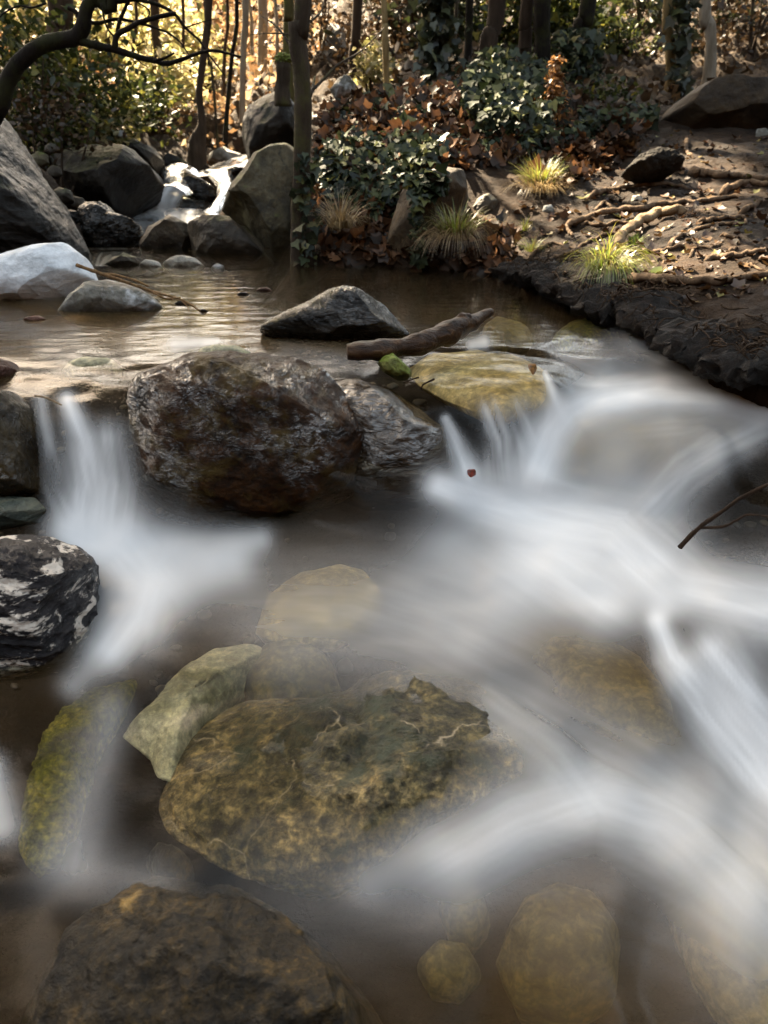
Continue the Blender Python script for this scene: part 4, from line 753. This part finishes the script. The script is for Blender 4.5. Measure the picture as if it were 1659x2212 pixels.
tree('slim yellow lit trunk on the crest of the ivy mound', [(829, 0), (832, 60), (833, 120), (835, 180)], 5.4, [5.5, 6, 6.5, 6], 'bark_yellow', (.6, 6.0, 6.4, 1.6, 1.4, .9), 2000, seed=11, top=6.6)
tree('brown forked trunk left of the yellow lit one', [(770, 60), (764, 100), (762, 150), (770, 190)], 7.5, [9, 8, 8, 9], 'bark_brown', (-.4, 9.4, 6.6, 1.6, 1.5, .9), 1800, seed=12)
it = tree('dark trunk wrapped in hanging ivy above the mound', [(948, 0), (946, 70), (942, 140), (938, 205)], 5.6, [15, 16, 16, 18], 'bark_dark', (1.0, 7.2, 7.0, 2.0, 1.8, 1.1), 3000, seed=13)
tree('narrow dark straight trunk right of the ivy wrapped one', [(1014, 0), (1012, 70), (1010, 140)], 6.6, [7, 7, 8], 'bark_dark', (2.0, 8.6, 7.2, 1.7, 1.6, 1.0), 2000, seed=14)
tree('stout leaning brown trunk behind the ivy mound', [(1074, 0), (1058, 80), (1046, 165)], 5.7, [16, 17, 20], 'bark_brown', (.4, 9.0, 8.0, 2.1, 1.9, 1.2), 3000, seed=15, top=8.2)
tree('left stem of the twin dark trunks on the right slope', [(1140, 0), (1136, 70), (1128, 165)], 6.0, [12, 12, 15], 'bark_brown', (2.9, 8.2, 7.6, 1.9, 1.9, 1.1), 2600, seed=16)
tree('right stem of the twin dark trunks on the right slope', [(1172, 0), (1170, 80), (1172, 165)], 5.9, [16, 15, 18], 'bark_dark', (1.6, 10.6, 8.0, 2.1, 1.9, 1.1), 2600, seed=17, top=8.2)
tree('bent dark trunk with an ivy foot right of the twin trunks', [(1270, 0), (1254, 50), (1240, 100), (1236, 165)], 6.2, [15, 14, 13, 16], 'bark_dark', (3.6, 7.2, 7.0, 2.0, 1.8, 1.1), 2600, seed=18)
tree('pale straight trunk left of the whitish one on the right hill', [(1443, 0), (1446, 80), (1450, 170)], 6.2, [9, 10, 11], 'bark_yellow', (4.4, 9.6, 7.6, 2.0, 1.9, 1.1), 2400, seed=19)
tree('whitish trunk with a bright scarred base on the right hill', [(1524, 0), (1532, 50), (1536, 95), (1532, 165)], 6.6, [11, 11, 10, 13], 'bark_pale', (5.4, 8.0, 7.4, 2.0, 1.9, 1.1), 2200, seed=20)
# slim background trunks, far up the slope
rsap = np.random.default_rng(11)
where = ['far sapling in the glow left of the crooked trunk', 'thin far stem between the pale and cream trunks', 'far grey stem over the cascade', 'slight stem behind the olive trunk', 'far stem above the pale crest rock', 'thin dark stem left of the ivy wrapped trunk', 'far brown stem between the yellow and ivy trunks', 'thin stem between the ivy trunk and narrow trunk', 'far stem between the narrow and stout trunks', 'thin grey stem right of the twin trunks', 'thin pale stem right of the bent trunk', 'far dark stem in the gully left of the pale straight trunk', 'far stem left of the whitish trunk', 'thin stem at the far right edge of the hill', 'thin stem at the far left above the arching trunk', 'far stem left of the thick left trunk', 'thin far stem through the bare branch fork']
for k, (u, lab) in enumerate(zip([395, 547, 482, 602, 700, 890, 868, 980, 1034, 1208, 1300, 1380, 1490, 1620, 40, 92, 285], where)):
    y = rsap.uniform(8, 13) if u < 650 else rsap.uniform(6.5, 11)
    x = Py(u, 100, y)[0]; g = hz(x, y)[0]; uu, vv = project(np.array([[x, y, g]])); lean = rsap.uniform(-10, 10)
    tree(lab, [(u + lean, 0), (u + lean * .4, float(vv[0]) * .5), (u, float(vv[0]))], y, [3, 3.4, 4], 'bark_pale' if k in (1, 3, 10) else 'bark_grey' if k % 2 else 'bark_brown', None, 0, name='sapling', top=5, seed=40 + k, limbs=3, group='slim background trees')
# mossy stump behind the front trunk
P = [Py(612, 230, 5.2), Py(611, 180, 5.2), Py(612, 140, 5.2), Py(612, 126, 5.2)]
st = empty('tree_stump', P[0]); tag(st, 'short pale stump with a bright green moss cap behind the front trunk', 'stump')
V, Fs = tube(P, [.05, .042, .044, .02], 12, .1, 5); mesh_obj('stump_body', V, Fs, M['bark_grey'], st, None, True, tuple(P[0]))
E_, F_ = ico(5); E_ = E_ * np.array([.047, .047, .03]) * (1 + .35 * fbm(E_ * 4, 4))[:, None] + P[3] + np.array([0, 0, -.004]); mesh_obj('moss_cap', E_, F_, M['moss_stone'], st, None, True, tuple(P[0]))

# ------------------------------------------------------------------ plants
mound = [(672, 500), (685, 330), (700, 225), (820, 190), (900, 190), (1000, 178), (1060, 155), (1160, 150), (1205, 220), (1300, 262), (1420, 255), (1400, 292), (1220, 330), (1130, 360), (1010, 372), (920, 395), (850, 455), (820, 500), (740, 500)]
def on_ground(poly, n, lift=.0, up=(0, .05), freq=(40, 30), thr=None):
    q = in_poly(n, poly)
    if thr is not None:
        f = fbm(np.stack([q[:, 0] / freq[0], q[:, 1] / freq[1], np.full(len(q), thr[1])], 1), 3); q = q[f > thr[0]]
    P = Pg(q[:, 0], q[:, 1]); P[:, 2] += lift + rng.uniform(up[0], up[1], len(P)); return P
tilt = np.array([0, -.75, .8])
leaf_a = np.concatenate([on_ground(mound, 4200, up=(0, .05), thr=(-.25, 3)), on_ground([(680, 470), (700, 575), (830, 578), (1000, 590), (1110, 600), (1110, 500), (1000, 480), (840, 480)], 700, up=(0, .03))])
tag(leaf_obj('fallen_leaves', leaf_a, .044, 'curl', 'dead', nrm=tilt, spread=.7), kind='stuff')
def plant(name, label, P, size, shape, mat, cat, loc, **kw):
    o = leaf_obj(name, P, size, shape, mat, None, tuple(loc), **kw); return tag(o, label, cat)
def ivy(label, poly, n, up, thr=None, size=.038):
    P = on_ground(poly, n, up=up, thr=thr); c = P.mean(0)
    return plant('ivy', label, P, size, 'ivy', 'ivy', 'ivy', c, nrm=tilt, spread=.55, down=(0, -.3, -.8))
ivy('dense pale green ivy bush on the crest of the mound below the twin trunks', [(1000, 200), (1060, 150), (1160, 148), (1200, 210), (1215, 290), (1150, 330), (1040, 320), (1000, 270)], 2000, (.01, .16))
ivy('dark ivy spilling down the mound right of the front tree', [(690, 350), (760, 330), (850, 330), (960, 330), (950, 380), (880, 420), (850, 480), (790, 490), (720, 470), (690, 430)], 1500, (.01, .09))
ivy('sparse ivy mixed with brown leaves on the upper mound', mound, 1500, (.01, .06), (.0, 8))
ivy('ivy patch running right along the bank below the dead fern', [(1150, 260), (1290, 260), (1420, 250), (1410, 285), (1300, 300), (1200, 330), (1120, 345)], 900, (.01, .08))
b = [(885, 385), (905, 370), (945, 366), (965, 380), (955, 405), (925, 420), (900, 425), (885, 410)]
q = in_poly(110, b); P = np.array([Py(u, v, 3.19 - .0004 * (430 - v) + .1 * (425 - v) / 60) for u, v in q]); plant('ivy', 'ivy draped over the top of the half hidden boulder', P, .045, 'ivy', 'ivy', 'ivy', P.mean(0), nrm=tilt, spread=.5, down=(0, -.3, -.8))
P = np.array([Py(905 + rng.normal() * 8, v, 3.15) for v in np.linspace(420, 575, 60)]); plant('ivy', 'ivy strand hanging down the shaded front of the half hidden boulder', P, .035, 'ivy', 'ivy', 'ivy', P.mean(0), nrm=tilt, spread=.5, down=(0, -.3, -.8))
P = np.array([Py(660 + rng.normal() * 14, v, 3.28) for v in np.linspace(330, 575, 70)]); plant('ivy', 'ivy climbing the foot of the front tree trunk', P, .034, 'ivy', 'ivy', 'ivy', P.mean(0), nrm=tilt, spread=.6, down=(0, -.3, -.8))
P = np.array([it.location[:]] * 500) * 0 + np.array([Py(944 + rng.normal() * 20, rng.uniform(-60, 215), 5.5 + rng.normal() * .08) for _ in range(500)]); plant('ivy', 'curtain of ivy hanging around the dark mound trunk', P, .055, 'ivy', 'darkleaf', 'ivy', P.mean(0), nrm=tilt, spread=.7, down=(0, -.3, -.8))
P = np.array([Py(1250 + rng.normal() * 30, rng.uniform(60, 180), 6.0 + rng.normal() * .1) for _ in range(350)]); plant('ivy', 'ivy at the foot of the bent dark trunk', P, .05, 'ivy', 'ivy', 'ivy', P.mean(0), nrm=tilt, spread=.7, down=(0, -.3, -.8))
P = np.array([Py(1472 + rng.normal() * 12, rng.uniform(-20, 215), 6.1 + rng.normal() * .08) for _ in range(350)]); plant('ivy', 'dark ivy column right of the pale straight trunk', P, .05, 'ivy', 'darkleaf', 'ivy', P.mean(0), nrm=tilt, spread=.7, down=(0, -.3, -.8))
# leaves over the bank and over the far slopes
bank_poly = [(1010, 500), (1100, 460), (1200, 400), (1300, 320), (1420, 285), (1659, 300), (1700, 640), (1500, 660), (1330, 600), (1200, 560), (1100, 540)]
tag(leaf_obj('bank_leaves', on_ground(bank_poly, 700, up=(0, .008)), .027, 'curl', 'bankleaf', spread=.35), kind='stuff')
tag(leaf_obj('sunny_bank_leaves', on_ground([(1130, 400), (1200, 330), (1300, 300), (1380, 300), (1370, 340), (1300, 380), (1220, 410)], 420, up=(0, .025)), .05, 'curl', 'dead', spread=.6), kind='stuff')
def slope(name, x0, x1, y0, y1, n, size, mat, up, shape='oval', spread=.9, cut=None):
    P = np.stack([rng.uniform(x0, x1, n), rng.uniform(y0, y1, n), np.zeros(n)], 1)
    if cut: P = P[fbm(P * .7, 3) > cut]
    P[:, 2] = hz(P[:, 0], P[:, 1]) + rng.uniform(up[0], up[1], len(P)); return tag(leaf_obj(name, P, size, shape, mat, spread=spread), kind='stuff')
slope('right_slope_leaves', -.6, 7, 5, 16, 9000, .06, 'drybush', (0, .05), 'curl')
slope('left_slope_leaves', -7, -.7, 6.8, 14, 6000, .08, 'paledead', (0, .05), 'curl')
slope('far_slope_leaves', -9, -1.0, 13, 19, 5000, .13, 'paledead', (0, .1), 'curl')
def shrub(label, u, v, y, r, n, size, mat, shape='oval', name='shrub', stems=5, flat=.8):
    """a bush whose middle is at photo point (u, v)"""
    c = Py(u, v, y); g = hz(c[0], c[1])[0]; base = np.array([c[0], c[1], min(g, c[2] - r * .3)])
    root = empty(name, base); tag(root, label, 'shrub')
    cl = rng.normal(size=(12, 3)); cl /= np.linalg.norm(cl, axis=1)[:, None]; cl *= rng.uniform(.3, .9, (12, 1))
    P = c + (cl[rng.integers(0, 12, n)] + rng.normal(size=(n, 3)) * .27) * r * np.array([1, .8, flat])
    P = P[P[:, 2] > hz(P[:, 0], P[:, 1]) - .02]
    leaf_obj('foliage', P, size, shape, mat, root, tuple(base), spread=1.0)
    parts = [tube([base, base + (P[k] - base) * .5 + rng.normal(size=3) * r * .1, P[k]], [.012, .008, .003], 5, .03, k, 3) for k in rng.integers(0, len(P), stems)]
    V, Fs = join(parts); mesh_obj('stems', V, Fs, M['bark_brown'], root, None, True, tuple(base)); return root
shrub('grey green shrub on the left hillside under the arching trunk', 95, 225, 5.6, .55, 2000, .045, 'shrub')
shrub('dark green shrub at the left edge above the rock slab', 20, 130, 5.8, .6, 1600, .05, 'shrub')
shrub('green shrub right of the thick left trunk', 205, 235, 6.2, .5, 1800, .045, 'shrub')
shrub('brown dry brush hanging over the slab on the left', 95, 290, 4.9, .30, 700, .03, 'drybush')
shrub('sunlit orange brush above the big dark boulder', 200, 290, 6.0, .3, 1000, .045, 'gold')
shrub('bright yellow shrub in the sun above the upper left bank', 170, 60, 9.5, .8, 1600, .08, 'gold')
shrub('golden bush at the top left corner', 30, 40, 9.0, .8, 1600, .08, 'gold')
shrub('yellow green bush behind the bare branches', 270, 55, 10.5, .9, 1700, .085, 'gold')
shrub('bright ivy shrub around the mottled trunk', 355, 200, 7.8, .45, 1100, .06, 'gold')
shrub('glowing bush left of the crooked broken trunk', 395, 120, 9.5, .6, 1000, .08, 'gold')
shrub('dry tan shrub over the head of the cascade', 340, 300, 7.0, .25, 900, .04, 'drybush')
shrub('olive shrub at the foot of the mottled trunk', 300, 250, 6.9, .35, 1000, .05, 'shrub')
shrub('pale dry thicket in the glow right of the crooked trunk', 490, 60, 12, 1.2, 1500, .1, 'paledead', stems=14)
shrub('tan thicket behind the front tree', 690, 90, 9, .8, 2000, .05, 'drybush', stems=14)
shrub('low yellow green bush left of the yellow lit trunk', 800, 140, 6.2, .18, 500, .04, 'gold')
shrub('brown dry thicket between the yellow and ivy trunks', 880, 70, 8.5, .8, 1500, .07, 'drybush', stems=14)
shrub('dark thicket behind the narrow dark trunk', 1010, 60, 8.5, .9, 1600, .08, 'darkleaf')
shrub('grey green ivy thicket behind the twin trunks', 1105, 50, 8.0, .6, 1300, .06, 'shrub', 'ivy')
shrub('dark brush right of the twin trunks', 1215, 70, 8.2, .6, 1300, .06, 'shrub', 'ivy')
shrub('black brush in the gully at the top right', 1360, 30, 9.5, 1.0, 1500, .08, 'darkleaf')
shrub('mossy green brush low in the gully', 1340, 95, 7.8, .28, 700, .04, 'shrub')
shrub('brown brush on the far right hillside', 1620, 90, 7.6, .8, 1800, .05, 'drybush', stems=12)
shrub('dark brush behind the whitish trunk', 1570, 30, 9.0, .8, 1400, .07, 'darkleaf')
shrub('low olive scrub on the bank left of the broad boulder', 1300, 215, 5.4, .22, 700, .03, 'shrub')

def blades(P0, n, L, mat, name, label, cat, spread=.5, droop=.6, wid=.0022, loc=None, lean=(0, 0, 0), r=.03):
    V, Fs, rr = [], [], []
    for k in range(n):
        a = rng.uniform(0, 2 * math.pi); out = np.array([math.cos(a), math.sin(a), 0]); l = L * rng.uniform(.5, 1.15); s = rng.uniform(.1, 1) * spread
        b = np.array(P0) + out * rng.uniform(0, r) ; side = np.cross(out, [0, 0, 1.]); pts = []
        d = out * s + np.array([0, 0, 1.]) + np.array(lean) * rng.uniform(.3, 1)
        p = b.copy(); st = l / 5; base = len(V)
        for i in range(6):
            w = wid * (1 - i / 5.2); V += [p - side * w, p + side * w]; rr += [rng.uniform()] * 2
            d = d / np.linalg.norm(d); p = p + d * st; d = d + np.array([0, 0, -droop * .35]) + out * .05
        rr[base:] = [rng.uniform()] * 12
        Fs += [(base + 2 * i, base + 2 * i + 1, base + 2 * i + 3, base + 2 * i + 2) for i in range(5)]
    return tag(mesh_obj(name, np.array(V), np.array(Fs), M[mat], None, {'rnd': rr}, True, tuple(P0)), label, cat)
blades(Py(735, 492, 3.28), 260, .17, 'straw', 'grass_tuft', 'straw coloured grass tuft drooping over the pool right of the front tree', 'grass', .8, 1.1, .002, lean=(0, -.5, 0), r=.05)
blades(Py(985, 505, 3.12), 260, .13, 'grass', 'grass_tuft', 'bright sunlit yellow green grass tuft on the bank nose by the half hidden boulder', 'grass', 1.0, .7, .0028, r=.07)
blades(Py(985, 515, 3.10), 260, .20, 'straw', 'grass_tuft', 'dry straw hanging below the bright sunlit grass', 'grass', 1.2, 1.5, .0018, lean=(-.3, -.6, 0), r=.07)
blades(Pg(1165, 400)[0], 340, .14, 'grass', 'grass_tuft', 'sunlit pale grass tuft in the brown leaves at the mound foot', 'grass', .8, .8, .0024, r=.07)
blades(Pg(1165, 415)[0], 320, .15, 'straw', 'grass_tuft', 'dry grass skirt below the sunlit pale tuft', 'grass', 1.2, 1.3, .002, lean=(0, -.4, 0), r=.08)
blades(Pg(1295, 588)[0] + np.array([0, -.09, .012]), 420, .17, 'grass', 'grass_tuft', 'green grass tuft hanging over the water from the root bank', 'grass', .8, 1.7, .0024, lean=(0, -.9, 0), r=.07)
blades(Pg(1133, 500)[0], 50, .06, 'grass', 'grass_tuft', 'little green grass sprout on the bank near the pool', 'grass', .9, .6, .0016, r=.02)
blades(Pg(1150, 545)[0], 90, .08, 'grass', 'grass_tuft', 'small grass clump at the bank lip left of the roots', 'grass', .9, 1.0, .0016, lean=(0, -.4, 0), r=.03)
blades(Pg(1370, 530)[0], 60, .05, 'moss', 'grass_tuft', 'mossy grass bit under the pale stick', 'grass', .9, .6, .0016, r=.03)
# dead fern frond
b0 = Pg(1190, 290)[0]; tp = b0 + np.array([.02, .1, .34]); fq = b0 + (tp - b0) * np.linspace(0, 1, 1100)[:, None] ** 1.3
fq = fq + rng.normal(size=(1100, 3)) * (.040 * (1 - .75 * (fq[:, 2:3] - b0[2]) / .34)); plant('dead_fern', 'rusty brown dead fern cone standing in the ivy', fq, .022, 'oval', 'fern', 'fern', b0, down=(0, 0, -1.2), spread=.9)

# ------------------------------------------------------------------ roots and sticks of the right bank
def bp(l): return [(1050.8 + a * .3667, 221 + b * .3667) for a, b in l]
def ground_tube(l, w, name, label, cat, mat='root', sink=.25, group=None, lift=0.0, taper=.55):
    q = bp(l); q = [tuple(x) for x in catmull(np.array(q), 5)]; P = Pg([a for a, _ in q], [b for _, b in q]); dist = np.linalg.norm(P - CAM, axis=1)
    R = w * 1.2 * .3667 * .5 * dist / F; R = R * np.linspace(1, taper, len(R)); P[:, 2] += R * (1 - sink) + lift + rng.uniform(-.2, .5, len(P)) * R; P[0, 2] -= R[0] * 1.3; P[-1, 2] -= R[-1] * 1.3
    V, Fs = tube(P, R, 10, .12, int(abs(l[0][0])), 3); c = P.mean(0)
    return tag(mesh_obj(name, V, Fs, M[mat], None, None, True, tuple(c)), label, cat, group)
RG = 'exposed tree roots on the right bank'
for l, w, lab in [([(600, 575), (700, 535), (800, 515), (1000, 493), (1190, 512)], 24, 'long thin root arching above the standing pebble'), ([(1200, 425), (1300, 445), (1400, 450), (1540, 455), (1800, 470)], 34, 'thick root leaving the frame below the earth clod'),
                  ([(470, 745), (580, 700), (700, 668), (900, 640), (1100, 612), (1300, 590), (1510, 560)], 32, 'longest root crossing the whole bank behind the pale stick'), ([(1390, 540), (1470, 510), (1550, 488), (1700, 505)], 34, 'dark root at the right edge under the thick root'),
                  ([(245, 945), (280, 900), (330, 862), (400, 840), (490, 862)], 20, 'looping root at the bank lip near the small grass clump'), ([(355, 1000), (370, 960), (400, 930), (500, 890), (600, 830), (700, 792), (830, 780)], 20, 'root bending down over the lip left of the hanging grass'),
                  ([(1075, 860), (1110, 820), (1200, 780), (1300, 740), (1490, 718)], 24, 'grey root right of the pale stick'), ([(860, 880), (1000, 892), (1100, 870), (1200, 860), (1320, 872)], 20, 'low root in the middle of the bank right of the hanging grass'),
                  ([(1290, 935), (1450, 920), (1560, 900), (1700, 862)], 30, 'broad root at the right edge of the bank'), ([(810, 1065), (1000, 1072), (1300, 1082), (1500, 1060), (1720, 1020)], 46, 'thickest root along the front lip of the bank'),
                  ([(795, 870), (825, 910), (845, 960), (850, 1010)], 26, 'stubby pinkish root end beside the hanging grass'), ([(970, 1020), (1010, 985), (1035, 965), (1045, 940)], 14, 'little hooked root on the mud right of the grass'), ([(1178, 235), (1172, 280), (1185, 310), (1220, 335)], 22, 'curled root loop beside the earth clod'),
                  ([(1540, 970), (1600, 990), (1700, 1020)], 14, 'thin reddish root near the right edge'), ([(640, 640), (700, 605), (760, 650)], 18, 'short bent root under the long thin one'), ([(560, 720), (680, 735), (800, 715), (920, 735)], 16, 'shadowy root left of the pale stick'),
                  ([(1250, 720), (1350, 700), (1500, 690), (1530, 720)], 22, 'root with a knuckled end above the grey root'), ([(1500, 660), (1580, 620), (1620, 590)], 28, 'smooth reddish root at the right below the dark root'), ([(1200, 920), (1215, 880), (1225, 860)], 16, 'tiny upright root peg on the mud'), ([(1420, 900), (1480, 865)], 18, 'short pale root peg near the broad root'),
                  ([(1380, 790), (1450, 810), (1490, 840)], 18, 'small curved root below the grey root'), ([(680, 780), (720, 740)], 14, 'tiny root stub left of the pale stick'), ([(460, 740), (490, 780), (510, 800)], 20, 'short root stub at the lip end of the longest root'), ([(600, 900), (700, 880), (780, 880)], 16, 'root behind the hanging grass')]:
    ground_tube(l, w, 'root', lab, 'root', group=RG)
def hang(l, r, label):
    P = []
    for k, (a, b) in enumerate(l):
        u, v = 1050.8 + a * .3667, 221 + b * .3667
        P.append((u, v))
    g = Pg([P[0][0]], [P[0][1]])[0]; y = g[1] - .02
    Q = [Py(u, v, y - .015 * k) for k, (u, v) in enumerate(P)]; V, Fs = tube(Q, np.linspace(r, r * .4, len(Q)), 7, .06, len(l)); tag(mesh_obj('hanging_root', V, Fs, M['root'], None, None, True, tuple(Q[0])), label, 'root', 'roots hanging from the undercut bank')
for l, r, lab in [([(355, 985), (345, 1050), (352, 1120)], .006, 'root hanging to the water under the looping root'), ([(440, 970), (460, 1020), (455, 1060)], .004, 'short hanging root left of the hanging grass'), ([(545, 930), (525, 980), (520, 1010)], .005, 'pale hanging root touching the hanging grass'), ([(780, 1040), (820, 1110), (860, 1180)], .007, 'hanging root slanting right of the hanging grass'), ([(250, 930), (215, 980), (190, 1040)], .004, 'thin hanging root at the left lip'), ([(1020, 1120), (1000, 1180), (1030, 1240)], .005, 'hanging root in the dark mud face'), ([(1300, 1130), (1330, 1180), (1320, 1240)], .006, 'hanging root toward the right edge of the mud face'), ([(1520, 1100), (1500, 1160), (1540, 1220)], .005, 'rightmost hanging root over the mud face')]:
    hang(l, r, lab)
# a tangle of fine rootlets over and under the lip
parts = []
LB = catmull(np.concatenate([BP[6:13], np.zeros((7, 1))], 1), 30); TB = np.gradient(LB, axis=0); TB /= np.linalg.norm(TB, axis=1)[:, None]; NB = np.stack([TB[:, 1], -TB[:, 0], TB[:, 2] * 0], 1)
if poly_sd(LB[80:81, :2] + NB[80:81, :2] * .1, BP)[0] > 0: NB = -NB
for k in range(300):
    i = rng.integers(0, len(LB)); out = rng.uniform(-.16, .055); g = LB[i] + NB[i] * out; inn = LB[i] - NB[i] * .13
    g[2] = max(hz(inn[0], inn[1])[0], .05) + .002 if out > -.1 else hz(g[0], g[1])[0] + .006
    L = rng.uniform(.03, .10); d = NB[i] * rng.uniform(-.2, .6) + TB[i] * rng.normal() * .9 + np.array([0, 0, rng.uniform(-.2, .25)]); P = [g]
    for q_ in range(5):
        q = P[-1] + d / np.linalg.norm(d) * L / 5 + rng.normal(size=3) * .005; h = hz(q[0], q[1])[0] + .004
        if q[2] < h and h > .03: q[2] = h
        P.append(q); d = d / np.linalg.norm(d) + np.array([0, 0, -.32]) + rng.normal(size=3) * .22
    r = rng.uniform(.0010, .0036); parts.append(tube(P, np.linspace(r, r * .35, 6), 5, 0, k, 3))
V, Fs = join(parts); M['rootlet'] = bark_mat('rootlet', (.018, .011, .006), (.085, .052, .03), 60)
tag(mesh_obj('rootlets', V, Fs, M['rootlet']), kind='stuff')
ground_tube([(775, 870), (800, 830), (900, 760), (1000, 708), (1155, 682)], 44, 'stick', 'thick pale brown stick lying on the root bank', 'stick', 'stick', -.1, taper=.95, lift=.012)
for u, v, lab in [(1303, 487, 'single reddish leaf standing on the root bank'), (1400, 595, 'single green leaf on the mud below the pale stick'), (1260, 432, 'yellow green leaf on the bank above the longest root'), (1555, 370, 'small yellow leaf on the bare earth near the clod')]:
    p = Pg(u, v)[0] + np.array([0, 0, .01]); o = leaf_obj('leaf', p[None], .045, 'curl', 'bankleaf' if 'green' not in lab else 'grass', None, tuple(p), nrm=np.array([0, -.5, .8]), spread=.2); tag(o, lab, 'leaf')

# ------------------------------------------------------------------ driftwood, twigs, leaves in the stream
lg = empty('driftwood_log', Py(900, 740, 1.88)); tag(lg, 'wet brown driftwood log lying across the stream behind the mossy stone', 'log')
P = [Py(750, 760, 1.80), Py(800, 758, 1.81), Py(870, 750, 1.86), Py(930, 735, 1.9), Py(985, 712, 1.96), Py(1030, 690, 2.03), Py(1060, 674, 2.08)]
V, Fs = tube(P, [.018, .022, .024, .026, .029, .018, .010], 16, .13, 9); mesh_obj('log_body', V, Fs, M['log'], lg, None, True, tuple(lg.location))
P2 = [Py(990, 708, 1.96), Py(1000, 690, 1.98), Py(1015, 683, 1.99)]; V, Fs = tube(P2, [.017, .016, .009], 10, .15, 4); mesh_obj('branch_stub', V, Fs, M['log'], lg, None, True, tuple(lg.location))
def twig(label, paths, mat, name='twig', cat='twig'):
    root = empty(name, paths[0][0][0]); tag(root, label, cat)
    for k, (P, r0, r1) in enumerate(paths):
        V, Fs = tube(P, np.linspace(r0, r1, len(P)), 8, .12, k + 3); mesh_obj('main_stem' if k == 0 else 'side_twig', V, Fs, M[mat], root, None, True, tuple(root.location))
twig('long reddish brown twig leaning from the white rock into the pool', [([Py(166, 573, 2.52), Py(215, 590, 2.48), Py(260, 605, 2.44), Py(330, 630, 2.4), Py(385, 645, 2.38), Py(415, 660, 2.33), Py(432, 672, 2.3)], .006, .0025), ([Py(225, 592, 2.47), Py(250, 594, 2.46), Py(290, 605, 2.42), Py(320, 618, 2.40)], .004, .003), ([Py(330, 632, 2.39), Py(360, 645, 2.36), Py(390, 643, 2.35)], .003, .002), ([Py(392, 650, 2.36), Py(405, 662, 2.33), Py(408, 672, 2.31)], .002, .001)], 'twig')
twig('forked dark twig sticking out of the white water at the right edge', [([Py(1468, 1182, 1.22), Py(1510, 1140, 1.2), Py(1560, 1105, 1.18), Py(1610, 1070, 1.16), Py(1720, 1020, 1.12)], .0042, .0026), ([Py(1512, 1140, 1.2), Py(1560, 1138, 1.17), Py(1590, 1125, 1.15), Py(1620, 1112, 1.14), Py(1700, 1122, 1.1)], .0026, .0016)], 'darktwig')
twig('tiny dark sprig with drops between the mossy stone and the fall', [([Py(872, 826, 1.70), Py(895, 818, 1.69), Py(905, 815, 1.69)], .0014, .0022), ([Py(910, 840, 1.66), Py(915, 830, 1.66), Py(938, 819, 1.65)], .0016, .0022)], 'darktwig', 'sprig')
P = [Py(75, 855, 1.56), Py(95, 858, 1.55), Py(115, 866, 1.54), Py(133, 875, 1.53)]; V, Fs = tube(P, [.002, .0024, .0024, .0014], 6, .0, 1); tag(mesh_obj('grass_stalk', V, Fs, M['stick'], None, None, True, tuple(P[0])), 'yellow grass stalk caught on the lip of the left fall', 'stalk')
def big_leaf(u, v, y, s, col, label):
    n = NT('wet_leaf'); tc = n.node('ShaderNodeTexCoord').outputs['Object']; c = n.ramp(n.noise(tc, 90, 5), [(.35, tuple(x * .25 for x in col)), (.6, col)])
    m = n.done(n.shader('ShaderNodeBsdfPrincipled', {'Base Color': c, 'Roughness': .3}))
    L = LEAF['curl'][0] * s; nx = []; p = Py(u, v, y)
    V = np.stack([L[:, 0], L[:, 2] * 1.3, L[:, 1] * .8], 1); o = mesh_obj('leaf', V, LEAF['curl'][1], m); o.location = tuple(p); o.rotation_euler = (-.3, .9, .4)
    sol = o.modifiers.new('thickness', 'SOLIDIFY'); sol.thickness = .0025; sb = o.modifiers.new('round', 'SUBSURF'); sb.levels = 2; sb.render_levels = 2
    return tag(o, label, 'leaf')
big_leaf(1150, 806, 1.76, .04, (.42, .20, .06), 'orange brown leaf caught at the edge of the ochre underwater rock')
big_leaf(1018, 1034, 1.50, .035, (.26, .05, .03), 'dark red leaf in the foam below the small fall')
rr_ = np.random.default_rng(5)
for k, (u, v, s, lab) in enumerate([(525, 636, 14, 'dark flake of bark floating left of the pointed rock'), (570, 627, 18, 'reddish floating bark bit left of the pointed rock top'), (395, 656, 18, 'leaf bit floating under the long twig'), (75, 690, 26, 'small dark stone in the pool before the white rock'), (440, 672, 10, 'tiny debris bit at the tip of the long twig')]):
    y = Pz(u, v, 0)[1]
    rock(lab, [(u - s, v + 1), (u - s * .5, v - s * .25), (u + s * .4, v - s * .3), (u + s, v), (u + s * .5, v + s * .25), (u - s * .4, v + s * .25)], 'red' if k in (1, 3) else 'clod', y=y, T=.015, facet=.4, amp=.1, seed=70 + k, sub=4, name='debris' if k != 3 else 'stone', cat='debris' if k != 3 else 'stone')
